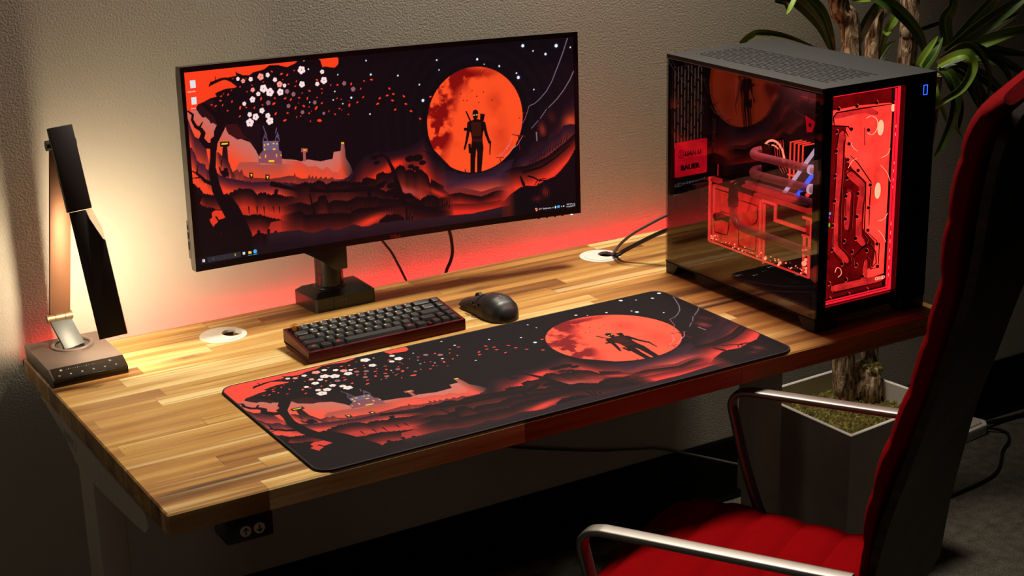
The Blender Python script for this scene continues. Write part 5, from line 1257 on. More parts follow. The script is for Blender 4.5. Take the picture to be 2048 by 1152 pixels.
for x in (.0565, .0740): cyl(bm, (x, .7198, z+.0725), (x+.0006, .7198, z+.0725), .0080, n=28)
link('hinge_seam', bm, M['recess'], hg)
at, ab = Vector((.0850, .6560, z+.4000)), Vector((.0660, .7200, z+.0760))
link('lamp_arm', slab(ab, E0, at-ab, -.0180, .0180, 0, (at-ab).length, -.0035, .0035), M['bronze'], lamp, label='brushed bronze flat arm')
ht, hb = Vector((.0830, .6400, z+.4250)), Vector((.1035, .5500, z+.0740)); hd = (hb-ht).normalized()
bm = B(); cyl(bm, (.0600, .6550, z+.3920), (.1100, .6550, z+.3920), .0085, n=28); link('upper_hinge', bm, M['black_plastic'], lamp)
link('upper_arm', slab(ht, E0, hb-ht, -.0215, .0195, 0, .1420, -.006, .006, .0015), M['lamp_black'], lamp)
# lamp head with the clear cut-off corner
e_ = Vector((.94, -.34, 0)).normalized(); e_ = (e_-hd*e_.dot(hd)).normalized(); nn = e_.cross(hd); nn = nn if nn.y > 0 else -nn
hf = lambda a, v, t: ht+e_*a+hd*v+nn*t
L0, L1, V0, V1 = -.0180, .0290, .1430, .3600
bm = B(); prism(bm, [(L0, V0), (L0+.0270, V0), (L0+.0300, V0+.016), (L1-.004, V0+.053), (L1, V0+.055), (L1, V1), (L0, V1)], hf, -.0050, .0045, bev=.0006)
hdob = link('lamp_head', bm, M['lamp_black'], lamp)
bm = B(); prism(bm, [(L0+.0275, V0), (L0+.0370, V0), (L1-.0005, V0+.034), (L1, V0+.0545), (L1-.0038, V0+.0525), (L0+.0305, V0+.0155)], hf, -.0050, .0045, bev=.0014)
link('clear_corner', bm, M['clear'], hdob, label='clear faceted acrylic corner')
bm = B(); prism(bm, [(L0+.006, V0+.065), (L1-.006, V0+.065), (L1-.006, V1-.008), (L0+.006, V1-.008)], hf, .0046, .0052)
link('light_panel', bm, M['lamp_led'], hdob, smooth=False, label='glowing warm light panel facing the wall')
# ------------------------------------------------------------------ computer
pc = empty('gaming_computer', (1.348, .272, T), 'black computer tower with glass panels and glowing red water cooling', 'computer')
X0, X1, Y0, Y1, H = 1.2150, 1.4810, .0505, .4940, .4400
z = T
for fx0, fx1 in ((X0+.001, X0+.055), (X1-.055, X1-.001)):
    for poly in ([(Y0+.0005, .0), (Y0+.0005, .0225), (Y0+.046, .0225), (Y0+.030, .0)], [(Y1, .0), (Y1, .0225), (Y1-.040, .0225), (Y1-.024, .0)]):
        bm = B(); prism(bm, poly, lambda a, b, t: (t, a, z+b), fx0, fx1, bev=.0012); link('case_foot', bm, M['black_metal'], pc)
bm = B(); box(bm, X0, X1, Y0, Y1, z+.0225, z+.0270, .0008); link('base_plate', bm, M['black_metal'], pc)
# top panel with rows of long slots
bm = B(); SX0, SX1, SY0, SY1 = X0+.036, X0+.160, Y0+.045, Y1-.035
zt0, zt1 = z+H-.0085, z+H
for a in ((X0, SX0, Y0, Y1), (SX1, X1, Y0, Y1), (SX0, SX1, Y0, SY0), (SX0, SX1, SY1, Y1)): box(bm, *a, zt0, zt1)
nr = 13; pitch = (SX1-SX0)/nr; sw = .0030
for r in range(nr):
    xa = SX0+r*pitch; box(bm, xa, xa+pitch-sw, SY0, SY1, zt0+.004, zt1)
    y = SY0+(r % 2)*.036
    while y < SY1: 
        box(bm, xa+pitch-sw, xa+pitch, y-.008, min(SY1, y), zt0+.004, zt1); y += .072
link('top_panel', bm, M['black_metal'], pc, smooth=False)
bm = B(); box(bm, X0-.0004, X0+.0012, Y0, Y1, z+H-.0085, z+H-.0072); link('glass_trim', bm, M['alu'], pc, smooth=False)
bm = B(); box(bm, SX0-.01, SX1+.01, SY0-.01, SY1+.01, z+H-.016, z+H-.012); link('dust_filter', bm, M['recess'], pc)
# front panel
bm = B()
for a in ((X0+.0045, X0+.028, z+.0270, z+H-.0085), (X0+.192, X1, z+.0270, z+H-.0085), (X0+.028, X0+.192, z+H-.017, z+H-.0085), (X0+.028, X0+.192, z+.0270, z+.0420)):
    box(bm, a[0], a[1], Y0+.0040, Y0+.0120, a[2], a[3])
link('front_frame', bm, M['gloss_black'], pc, smooth=False)
bm = B(); box(bm, X0+.0045, X0+.192, Y0, Y0+.0038, z+.0230, z+H-.0087); link('front_glass', bm, M['front_glass'], pc, smooth=False)
bm = B(); box(bm, X0+.1922, X1, Y0, Y0+.0038, z+.0230, z+H-.0087); io = link('io_panel', bm, M['gloss_black'], pc, smooth=False)
bm = B(); px_, pz_ = 1.4545, z+.4095
for a in ((-.0050, .0050, .0078, .0090), (-.0050, .0050, -.0090, -.0078), (-.0050, -.0038, -.0090, .0090), (.0038, .0050, -.0090, .0090)): box(bm, px_+a[0], px_+a[1], Y0-.0006, Y0+.0002, pz_+a[2], pz_+a[3])
link('power_button', bm, M['blue_led'], io, smooth=False, label='blue lit outline of the power button')
for hz_ in (.377, .353):
    bm = B()
    for a in ((-.0040, .0040, .0072, .0080), (-.0040, .0040, -.0080, -.0072), (-.0040, -.0034, -.0080, .0080), (.0034, .0040, -.0080, .0080)): box(bm, 1.4545+a[0], 1.4545+a[1], Y0-.0004, Y0+.0001, z+hz_+a[2], z+hz_+a[3])
    link('usb_port', bm, M['black_metal'], io, smooth=False)
for hz_ in (.333, .319):
    bm = B(); lathe(bm, [(.0030, -.0003), (.0030, .0003), (.0018, .0003), (.0018, -.0003)], (0, 0, 0), 20, closed=True)
    for v in bm.verts: v.co = Vector((1.4545+v.co.x, Y0-.0003+v.co.z, z+hz_+v.co.y))
    link('audio_jack', bm, M['steel'], io)
bm = B(); box(bm, 1.4530, 1.4560, Y0-.0004, Y0+.0001, z+.296, z+.306, .0004); link('usb_c_port', bm, M['black_metal'], io)
# side glass with dark printed borders
bm = B(); box(bm, X0, X0+.0040, Y0, Y1, z+.0230, z+H-.0087); sg = link('side_glass', bm, M['side_glass'], pc, smooth=False, label='smoked glass side panel mirroring the screen')
bm = B()
for a in ((Y1-.010, Y1, z+.0230, z+H-.0087), (Y0, Y0+.007, z+.0230, z+H-.0087), (Y0+.007, Y1-.010, z+H-.0120, z+H-.0087)): box(bm, X0+.0041, X0+.0050, a[0], a[1], a[2], a[3])
link('glass_border', bm, M['gloss_black'], sg, smooth=False)
bm = B(); box(bm, X0+.006, X0+.0150, Y0+.0122, Y0+.0230, z+.027, z+H-.0087); link('front_pillar', bm, M['recess'], pc)
# right side, rear wall with slots
bm = B(); box(bm, X1-.0015, X1, Y0+.0120, Y1, z+.0270, z+H-.0087); link('side_panel', bm, M['black_metal'], pc, smooth=False)
bm = B(); GX0, GX1, GZ0, GZ1 = X0+.0125, X0+.0850, z+.250, z+.412
for a in ((X0+.005, GX0, z+.027, z+H-.0087), (GX1, X1-.0015, z+.027, z+H-.0087), (GX0, GX1, z+.027, GZ0), (GX0, GX1, GZ1, z+H-.0087)): box(bm, a[0], a[1], Y1-.0030, Y1-.0005, a[2], a[3])
for r in range(9):
    xa = GX0+r*(GX1-GX0)/9; wd = (GX1-GX0)/9; box(bm, xa, xa+wd-.0036, Y1-.0030, Y1-.0005, GZ0, GZ1)
    zz = GZ0+(r % 3)*.013
    while zz < GZ1: box(bm, xa+wd-.0036, xa+wd, Y1-.0030, Y1-.0005, max(GZ0, zz-.005), min(zz, GZ1)); zz += .040
link('rear_wall', bm, M['black_metal'], pc, smooth=False)
TX = X0+.1230      # motherboard tray
bm = B(); box(bm, TX, TX+.002, Y0+.0420, Y1-.0035, z+.0270, z+H-.0170); link('motherboard_tray', bm, M['recess'], pc, smooth=False)
bm = B(); box(bm, TX-.004, TX-.001, .150, .470, z+.130, z+.410, .0005); mb = link('motherboard', bm, M['pcb'], pc)
bm = text_bm('TUF GAMING', .014, lambda x, y, zz: (TX-.0262-zz, .4730-y, z+.238+x*.8), .0003, bold=.0002)
bm2 = B(); box(bm2, TX-.026, TX-.004, .405, .478, z+.215, z+.395, .002); link('heatsink_cover', bm2, M['pcb'], mb); link('board_lettering', bm, M['tuf'], mb, smooth=False)
bm = B(); box(bm, TX-.012, TX-.0045, .170, .235, z+.335, z+.385, .001); prism(bm, [(.205, .345), (.245, .355), (.225, .325)], lambda a, b, t: (t, a, z+b), TX-.014, TX-.012); link('board_heatsink', bm, M['pcb'], mb)
bm = B(); prism(bm, [(.215, .352), (.188, .345), (.196, .325), (.210, .322)], lambda a, b, t: (t, a, z+b), TX-.0150, TX-.0142); link('lit_emblem', bm, M['label'], mb)
bm = B(); cyl(bm, (TX-.0152, .201, z+.337), (TX-.0156, .201, z+.337), .004, n=16); link('emblem_eye', bm, M['pcb'], mb)
# printed plate on the rear wall
bm = B(); prism(bm, rrect(X0+.0115, X0+.0895, .1955, .2650, .002, 3), lambda a, b, t: (a, t, z+b), Y1-.0140, Y1-.0125); lp = link('badge_plate', bm, M['label'], pc, smooth=False, label='red lit rectangular plate with dark lettering')
yP = Y1-.0142
bm = text_bm('LIAN LI', .0125, lambda x, y, zz: (X0+.0335+x, yP-zz, z+.2365+y), .0002, shear=.25, bold=.0005, sx=1.0); link('badge_lettering', bm, M['label_ink'], lp, smooth=False)
bm = text_bm('BAUER', .0135, lambda x, y, zz: (X0+.0250+x, yP-zz, z+.2085+y), .0002, bold=.0008, sx=1.12); link('badge_lettering', bm, M['label_ink'], lp, smooth=False)
bm = B(); f = lambda a, b, t: (a, yP-t, z+b)
flatstroke(bm, [(X0+.0255+.0058*math.cos(a), .2410+.0085*math.sin(a)) for a in np.linspace(0, 2*PI, 17)], .0010, f, 0, .0003, k=2)
flatstroke(bm, [(X0+.0232, .2360), (X0+.0240, .2470)], .0020, f, 0, .0003); flatstroke(bm, [(X0+.0272, .2350), (X0+.0280, .2450)], .0020, f, 0, .0003); flatstroke(bm, [(X0+.0185, .2285), (X0+.0800, .2285)], .0004, f, 0, .0003)
link('badge_emblem', bm, M['label_ink'], lp, smooth=False)
# connector box at the rear
bm = B(); box(bm, X0+.020, X0+.050, Y1-.045, Y1-.006, z+.130, z+.176, .002); link('rear_socket', bm, M['recess'], pc)
bm = B(); box(bm, X0+.040, X0+.112, Y1-.044, Y1-.030, z+.150, z+.182, .001); link('card_bracket', bm, M['grey_box'], pc)
bm = B(); tube(bm, [(X0+.119, Y1-.012, z+.184), (X0+.120, Y1-.012, z+.26), (X0+.1205, Y1-.012, z+.34)], .0009, 8); link('lit_corner_line', bm, M['r_frame'], pc)
# graphics card with an acrylic water block
GXF = X0+.050
bm = B(); box(bm, GXF+.012, GXF+.018, .150, .425, z+.085, z+.205, .001); gc = link('graphics_card', bm, M['pcb'], pc)
bm = B(); box(bm, GXF+.0035, GXF+.0110, .268, .418, z+.078, z+.190, .002); link('lit_water_block', bm, M['r_block'], gc, label='bright red lit acrylic water block')
bm = B(); box(bm, GXF, GXF+.0030, .126, .420, z+.076, z+.193, .001); link('acrylic_cover', bm, M['smoke'], gc, label='dark clear acrylic cover over the card')
f = lambda a, b, t: (GXF-.0004-t, a, z+b)
bm = B()
for pts in ([(.4020, .1850), (.3560, .1850), (.3500, .1800), (.3500, .1500), (.3560, .1440), (.3850, .1440)], [(.4020, .1000), (.4020, .1320), (.3600, .1320), (.3600, .1080), (.3660, .1000), (.4020, .0980)], [(.3230, .1780), (.2760, .1780), (.2740, .1720), (.2740, .1500), (.2860, .1380)], [(.3230, .1260), (.2800, .1260), (.2760, .1220), (.2760, .0920), (.2820, .0880), (.3230, .0880), (.3270, .0920), (.3270, .1220), (.3230, .1260)], [(.3400, .1800), (.3400, .1500), (.3300, .1400)]):
    flatstroke(bm, pts, .0022, f, 0, .0006, k=3)
link('seal_groove', bm, M['groove'], gc, smooth=False)
bm = B()
for y0, y1, z0_, z1_ in ((.4170, .4215, .076, .204), (.4045, .4070, .078, .190), (.2640, .2670, .080, .190), (.2540, .2555, .070, .186), (.126, .420, .0740, .0762), (.222, .262, .1890, .193), (.2215, .2260, .1600, .193), (.1400, .2260, .1590, .1650), (.1260, .1300, .076, .152), (.1400, .1440, .080, .152), (.1235, .1475, .183, .187), (.1235, .1475, .150, .153), (.1235, .1260, .150, .187)):
    box(bm, GXF-.0012, GXF+.0032, y0, y1, z+z0_, z+z1_)
link('lit_edges', bm, M['r_line'], gc, smooth=False)
bm = B(); box(bm, GXF+.002, GXF+.020, .130, .290, z+.1935, z+.1990); box(bm, GXF+.004, GXF+.026, .190, .360, z+.203, z+.2075); box(bm, GXF+.004, GXF+.012, .128, .143, z+.155, z+.182); box(bm, GXF, GXF+.012, .395, .425, z+.196, z+.203)
link('lit_terminal', bm, M['r_chan'], gc, smooth=False)
rs = random.Random(5); bm = B()
for i in range(46):
    y = .13+.285*rs.random(); r = .0006+.0011*rs.random()
    bmesh.ops.create_icosphere(bm, subdivisions=1, radius=r, matrix=Matrix.Translation((GXF-.001, y, z+.0790+.0130*rs.random())))
for y, zz, r in ((.138, .100, .0050), (.1340, .108, .0030), (.1320, .092, .0026), (.1330, .086, .0026), (.205, .084, .0032), (.209, .079, .0024), (.247, .082, .0030), (.142, .124, .0026), (.134, .127, .0026)):
    bmesh.ops.create_icosphere(bm, subdivisions=2, radius=r, matrix=Matrix.Translation((GXF-.001, y, z+zz)))
link('led_glints', bm, M['r_hot'], gc)
bm = B()
for k in range(9): cyl(bm, (GXF-.001, .4290, z+.085+k*.014), (GXF+.004, .4290, z+.085+k*.014), .0022, n=12)
link('cover_screws', bm, M['tuf'], gc)
# cpu block
bm = B(); cyl(bm, (TX-.004, .290, z+.262), (TX-.024, .290, z+.262), .033, n=36); cb = link('cpu_block', bm, M['black_fit'], pc)
bm = B(); u, v, d = frame_of((1, 0, 0))
tube(bm, [(TX-.0245, .290+.031*math.cos(a), z+.262+.031*math.sin(a)) for a in np.linspace(.1, 3.3, 12)], .0022, 8); tube(bm, [(TX-.0245, .290+.022*math.cos(a), z+.262+.022*math.sin(a)) for a in np.linspace(.4, 2.2, 8)], .0014, 8)
link('lit_arc', bm, M['r_glow'], cb)
bm = B()
for k in range(5): flatstroke(bm, [(.262+k*.006, .300-k*.002), (.256+k*.006, .272-k*.003), (.236+k*.006, .248-k*.003)], .0008, lambda a, b, t: (TX-.026-t, a, z+b), 0, .0005)
link('lit_traces', bm, M['r_line'], cb, smooth=False)
for zz, yy in ((.276, .300), (.240, .300)):
    bm = B(); cyl(bm, (TX-.024, yy, z+zz), (TX-.044, yy, z+zz), .0095, n=24); cyl(bm, (TX-.036, yy, z+zz), (TX-.0385, yy, z+zz), .0108, n=24); link('tube_fitting', bm, M['black_fit'], cb)
# memory: four sticks
for k in range(4):
    y = .2350-.0115*k
    bm = B(); box(bm, TX-.030, TX-.004, y-.003, y+.003, z+.165, z+.300, .0006); st = link('memory_stick', bm, M['pcb'], pc)
    bm = B(); box(bm, TX-.0320, TX-.0302, y-.0013, y+.0013, z+.226, z+.302); box(bm, TX-.0320, TX-.004, y-.0013, y+.0013, z+.3004, z+.3022); link('lit_top', bm, M['c_red'], st, smooth=False, label='glowing red edge')
    bm = B(); box(bm, TX-.0320, TX-.0302, y-.0028, y+.0010, z+.168, z+.2255); link('lit_bottom', bm, M['c_pale'], st, smooth=False, label='glowing pale edge')
bm = B(); box(bm, TX-.0325, TX-.0305, .184, .240, z+.262, z+.265); box(bm, TX-.0325, TX-.0305, .184, .240, z+.238, z+.241); link('lit_crossbar', bm, M['c_red'], pc, smooth=False)
# clear tubing
for name_, pts in (('u', [(TX-.044, .300, z+.276), (TX-.054, .306, z+.274), (TX-.062, .302, z+.271), (TX-.0635, .290, z+.2690), (TX-.060, .250, z+.2690), (TX-.055, .200, z+.2690), (TX-.050, .120, z+.2690), (TX-.048, .076, z+.2690)]),
                   ('l', [(TX-.044, .300, z+.240), (TX-.054, .306, z+.238), (TX-.062, .302, z+.2350), (TX-.0635, .290, z+.2335), (TX-.060, .250, z+.2330), (TX-.055, .200, z+.2330), (TX-.050, .120, z+.2330), (TX-.048, .076, z+.2330)]),
                   ('c', [(GXF+.020, .330, z+.205), (GXF+.024, .300, z+.2050), (GXF+.028, .200, z+.205), (GXF+.03, .076, z+.205)]),
                   ('g', [(GXF-.010, .334, z+.170), (GXF-.012, .330, z+.150), (GXF-.013, .318, z+.137), (GXF-.012, .300, z+.131), (GXF-.010, .220, z+.1290), (GXF-.008, .130, z+.1280), (GXF, .076, z+.1280)])):
    bm = B(); tube(bm, pts, .0078, 20, 6, caps=False)
    tb = link('clear_tube', bm, M['tube'], pc)
    bm = B(); tube(bm, [Vector(p)+Vector((.0, 0, -.001)) for p in pts], .0052, 12, 6); link('coolant', bm, M['smoke'], tb)
bm = B()
for zz in (.2690, .2330): cyl(bm, (TX-.052, .155, z+zz), (TX-.0515, .150, z+zz), .0090, n=24)
link('tube_collar', bm, M['c_pale'], pc)
bm = B(); cyl(bm, (GXF-.010, .334, z+.166), (GXF-.010, .334, z+.196), .0095, n=24); cyl(bm, (GXF-.010, .334, z+.176), (GXF-.010, .334, z+.180), .011, n=24); tube(bm, [(GXF-.010, .334, z+.194), (GXF-.009, .334, z+.204), (GXF, .334, z+.207), (GXF+.012, .334, z+.207)], .0085, 16); link('elbow_fitting', bm, M['black_fit'], pc)
bm = B(); cyl(bm, (GXF+.004, .385, z+.133), (GXF-.012, .385, z+.133), .008, n=20); cyl(bm, (GXF-.002, .360, z+.133), (GXF-.002, .390, z+.133), .006, n=20); link('block_port', bm, M['black_fit'], pc)
# reflection of a lit ribbon cable, built as bands crossing behind the tubes
def ribbon(y0, w, mat, nm, dx=0):
    bm = B(); vs = [bm.verts.new(p) for p in ((TX-.040+dx, y0, z+.315), (TX-.040+dx, y0-w, z+.315), (TX-.040+dx, y0-w+.105, z+.190), (TX-.040+dx, y0+.105, z+.190))]
    f_ = bm.faces.new(vs); r = bmesh.ops.extrude_face_region(bm, geom=[f_]); bmesh.ops.translate(bm, vec=(.0015, 0, 0), verts=[v for v in r['geom'] if isinstance(v, bmesh.types.BMVert)])
    return link(nm, bm, mat, pc, smooth=False)
rc = ribbon(.150, .060, M['grey_box'], 'ribbon_reflection', .002)
ribbon(.152, .010, M['c_pale'], 'ribbon_reflection_band'); ribbon(.118, .011, M['blue_led'], 'ribbon_reflection_band'); ribbon(.096, .010, M['c_red'], 'ribbon_reflection_band')
bm = B(); box(bm, TX-.044, TX-.020, .110, .190, z+.184, z+.200, .001)
for v in bm.verts: v.co.z -= (v.co.y-.15)*-.45
link('cable_connector', bm, M['recess'], pc)
bm = B()
for k in range(12): cyl(bm, (TX-.030, .112+k*.0062, z+.168+k*.0028), (TX-.030, .112+k*.0062, z+.186+k*.0028), .0018, n=8)
link('cable_strands', bm, M['tuf'], pc)
# distribution plate behind the front glass
YD = .0670; yd = lambda a, b, t: (a, YD+t, z+b)
bm = B(); box(bm, X0+.030, X0+.190, YD+.016, YD+.019, z+.045, z+.420); dp = link('distribution_plate', bm, M['r_back'], pc, smooth=False, label='red lit acrylic coolant plate')
bm = B(); A_ = [bm.verts.new(yd(a, b, .006)) for a, b in DISTRO['tank']]; Bt = [bm.verts.new(yd(a, b, .014)) for a, b in DISTRO['tank']]
n_t = len(A_)
for i in range(n_t): bm.faces.new((A_[i], Bt[i], Bt[(i+1) % n_t], A_[(i+1) % n_t]))
for L in (A_, Bt): bmesh.ops.triangle_fill(bm, use_beauty=True, edges=[bm.edges.get((L[i], L[(i+1) % n_t])) for i in range(n_t)])
link('coolant_tank', bm, M['r_tank'], dp, smooth=False, label='bright red coolant tank')
PXM = .00065/2.72
for pts, w_ in DISTRO['channels']:
    bm = B(); flatstroke(bm, pts, w_*.000265, yd, .0035, .0055, k=3); link('coolant_channel', bm, M['r_chan'], dp, smooth=False)
for pts, w_ in DISTRO['rings']:
    bm = B(); flatstroke(bm, pts, w_*.00030, yd, .0010, .0020, k=0); link('plate_seal', bm, M['groove'], dp, smooth=False)
    bm = B(); flatstroke(bm, [(a+.0011, b) for a, b in pts], w_*.00013, yd, .0012, .0024, k=0); link('lit_seal_edge', bm, M['r_line'], dp, smooth=False)
for pts, w_ in DISTRO['arcs']:
    bm = B(); flatstroke(bm, pts, w_*.00015, yd, .0010, .0018, k=4); link('lit_arc', bm, M['r_glow'], dp, smooth=False)
for a, b in DISTRO['screws']:
    bm = B(); cyl(bm, (a, YD-.0015, z+b), (a, YD+.001, z+b), .0029, n=14); sc_ = link('plate_screw', bm, M['groove'], dp)
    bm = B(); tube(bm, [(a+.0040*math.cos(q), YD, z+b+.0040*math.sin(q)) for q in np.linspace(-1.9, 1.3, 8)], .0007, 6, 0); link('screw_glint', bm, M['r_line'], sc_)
for (a, b), (rx, rz) in zip(DISTRO['glow'], ((.0068, .0140), (.0066, .0150), (.004, .007))):
    bm = B(); n_g = 20; A_ = [bm.verts.new(yd(a+rx*math.cos(2*PI*i/n_g), b+rz*math.sin(2*PI*i/n_g), .0040)) for i in range(n_g)]; Bt = [bm.verts.new(yd(a+rx*math.cos(2*PI*i/n_g), b+rz*math.sin(2*PI*i/n_g), .0052)) for i in range(n_g)]; skin(bm, [A_, Bt]); link('led_glow', bm, M['r_glow'], dp)
bm = B()
for a, b in DISTRO['leds']: bmesh.ops.create_icosphere(bm, subdivisions=1, radius=.0018, matrix=Matrix.Translation((a, YD+.004, z+b)) @ Matrix.Scale(2.0, 4, (0, 0, 1)))
link('led_row', bm, M['r_glow'], dp)
bm = B(); fx0, fx1, fz0, fz1 = X0+.0300, X0+.1905, .0440, .4215
for a in ((fx0, fx1, fz1-.0016, fz1), (fx0, fx1, fz0, fz0+.0016), (fx1-.0020, fx1, fz0, fz1), (fx1-.0085, fx1-.0078, fz0+.004, fz1-.004), (fx0, fx1, fz0+.005, fz0+.0056)): box(bm, a[0], a[1], YD-.006, YD-.001, z+a[2], z+a[3])
link('edge_lit_frame', bm, M['r_frame'], dp, smooth=False)
bm = B(); box(bm, X0+.031, X0+.043, YD+.008, YD+.010, z+.215, z+.222); box(bm, X0+.031, X0+.050, YD+.008, YD+.010, z+.184, z+.190); lk = link('cable_light', bm, M['c_green'], dp, smooth=False)
for zz, m_, w_ in ((.206, 'c_cyan', .02), (.199, 'c_magenta', .018), (.213, 'c_orange', .015), (.228, 'c_orange', .012), (.234, 'violet', .012), (.262, 'violet', .010), (.29, 'violet', .008)):
    bm = B(); box(bm, X0+.031, X0+.031+w_, YD+.0075, YD+.0095, z+zz, z+zz+(.004 if zz < .25 else .022)); link('cable_light', bm, M[m_], dp, smooth=False)
bm = text_bm('O11D', .0085, lambda x, y, zz: (X0+.1560+x, YD-.0004-zz, z+.0660+y), .0003, bold=.0002, sx=1.1); link('plate_lettering', bm, M['r_glow'], dp, smooth=False)
# ------------------------------------------------------------------ chair
CO = Vector((.528, -.274, 0)); CL = Vector((.8660, .5, 0)); CB = Vector((.5, -.8660, 0))
cf = lambda l, s, zz: CO+CL*l+CB*s+Vector((0, 0, T+zz))
cc = cf(.289, .13, -T)
chair = empty('office_chair', (cc.x, cc.y, 0), 'red ribbed high-back office chair with polished metal arms and a dark veneer shell', 'chair', rot=(0, 0, math.radians(30)))
def cushion(path, th, l0, l1, ribs, amp=.006, nl=30, shrink=None, e=.36):
    P = smooth_path([(s, zz, 0) for s, zz in path], 14); L = [0]
    for a, b in zip(P, P[1:]): L.append(L[-1]+(b-a).length)
    Q = []; nP = int(L[-1]/.006)
    for i in range(nP+1):
        d = L[-1]*i/nP; j = max(k for k in range(len(L)) if L[k] <= d+1e-9); j = min(j, len(P)-2)
        f_ = (d-L[j])/max(1e-9, L[j+1]-L[j]); Q.append((P[j].lerp(P[j+1], f_), d))
    bm = B(); rows = []
    for i, (p, d) in enumerate(Q):
        a = Q[max(0, i-1)][0]; b = Q[min(len(Q)-1, i+1)][0]; tg = (b-a).normalized(); nrm = Vector((-tg.y, tg.x, 0))   # outward front normal
        rb = 0
        if ribs: ph = (d/ribs) % 1; rb = amp*(1-abs(2*ph-1)**3.0)-amp
        k = shrink(d/L[-1]) if shrink else (1, 1)
        hw = (l1-l0)/2*k[0]; tt = th*k[1]; row = []
        for j in range(nl):
            an = 2*PI*j/nl; ca, sa = math.cos(an), math.sin(an)
            x = math.copysign(abs(ca)**e, ca)*hw; y = math.copysign(abs(sa)**.6, sa)*tt/2-th/2
            if sa > 0: y += rb*sa**.3
            q = p+nrm*y; row.append(bm.verts.new(cf((l0+l1)/2+x, q.x, q.y)))
        rows.append(row)
    skin(bm, rows); return bm
def ends(a, b, k=.55):
    def g(t):
        f_ = 1
        if t < a: f_ = min(f_, math.sqrt(max(.02, 1-(1-t/a)**2)))
        if t > 1-b: f_ = min(f_, math.sqrt(max(.02, 1-((t-1+b)/b)**2)))
        return (1-(1-f_)*.10, .25+.75*f_)
    return g
# seat: path runs from the front lip to the back ; normal must point up
seat_path = [(-.125, -.300), (-.110, -.262), (-.075, -.240), (0, -.230), (.10, -.236), (.22, -.240), (.29, -.238), (.325, -.234)]
link('seat_cushion', cushion(seat_path, .055, .045, .535, .074, .007, shrink=ends(.05, .05)), M['red_fabric'], chair)
back_path = [(.325, -.250), (.336, -.16), (.350, -.064), (.356, .019), (.374, .102), (.394, .162), (.414, .234), (.430, .310), (.438, .350), (.440, .401), (.446, .465), (.456, .530), (.472, .575), (.490, .597)]
def bshr(t):
    f_ = 1
    if t > .93: f_ = math.sqrt(max(0.0, 1-((t-.93)/.07)**2))
    if t < .03: f_ = math.sqrt(max(.05, 1-(1-t/.03)**2))
    return (1-(1-f_)*.13, (.45+.55*f_)*float(np.interp(t, [0, .24, .38, .5], [.52, .54, .82, 1])))
# for the back the outward normal faces the desk (-s)
link('backrest_cushion', cushion(back_path, .046, .045, .535, .078, .0045, shrink=bshr), M['red_fabric'], chair)
def shell(path, off, th, l0, l1, mat, nm):
    P = smooth_path([(s, zz, 0) for s, zz in path], 8); bm = B(); rows = []
    for i, p in enumerate(P):
        tg = (P[min(i+1, len(P)-1)]-P[max(0, i-1)]).normalized(); nrm = Vector((-tg.y, tg.x, 0))
        a = p-nrm*off; b = p-nrm*(off+th); f_ = i/(len(P)-1); ins = .0 if f_ < .93 else .03*((f_-.93)/.07)**2
        rows.append([bm.verts.new(cf(l, q.x, q.y)) for l, q in ((l0+ins, a), (l1-ins, a), (l1-ins, b), (l0+ins, b))])
    skin(bm, rows); return link(nm, bm, mat, chair)
shell([(.349, -.262), (.360, -.16), (.377, -.06), (.393, .02), (.416, .102), (.432, .162), (.452, .234), (.471, .31), (.480, .35), (.487, .401), (.493, .465), (.503, .530), (.517, .572)], 0, .012, .048, .532, M['veneer'], 'back_shell')
shell(seat_path[2:], .056, .012, .048, .532, M['veneer'], 'seat_shell')
for l, fr in ((0.0, -.022), (.578, -.012)):
    bm = B(); sh = .0 if l == 0 else .006
    tube(bm, [cf(l+(.05 if l == 0 else -.05), .070, -.300), cf(l+(.012 if l == 0 else -.012), .050, -.290), cf(l, .030, -.262), cf(l, .006, -.190), cf(l, -.014, -.110), cf(l, -.020, -.080), cf(l, -.012, -.063), cf(l, .006, -.0555), cf(l, .040, -.0535), cf(l, .20, -.050), cf(l, .330, -.047), cf(l, .372, -.046)], 0, 20, 8, sec=(.0135, .0058), up=CL)
    link('armrest', bm, M['alu'], chair)
bm = B(); m0 = cf(.289, .13, -.31); cyl(bm, m0, m0+Vector((0, 0, .012)), .09, n=32); cyl(bm, m0-Vector((0, 0, .30)), m0, .024, n=24); link('pedestal', bm, M['alu'], chair)
for k in range(5):
    a = 2*PI*k/5+.5; d = Vector((math.cos(a), math.sin(a), 0)); c0 = Vector((m0.x, m0.y, .105))
    bm = B(); tube(bm, [c0, c0+d*.14+Vector((0, 0, -.006)), c0+d*.29+Vector((0, 0, -.030))], 0, 16, 5, sec=(.018, .012), up=d.cross(Vector((0, 0, 1)))); lg = link('base_leg', bm, M['alu'], chair)
    q = c0+d*.28; n2 = d.cross(Vector((0, 0, 1)))
    bm = B(); cyl(bm, Vector((q.x, q.y, .03))-n2*.022, Vector((q.x, q.y, .03))+n2*.022, .030, n=24); cyl(bm, (q.x, q.y, .03), (q.x, q.y, .08), .008); link('caster', bm, M['rubber'], lg)
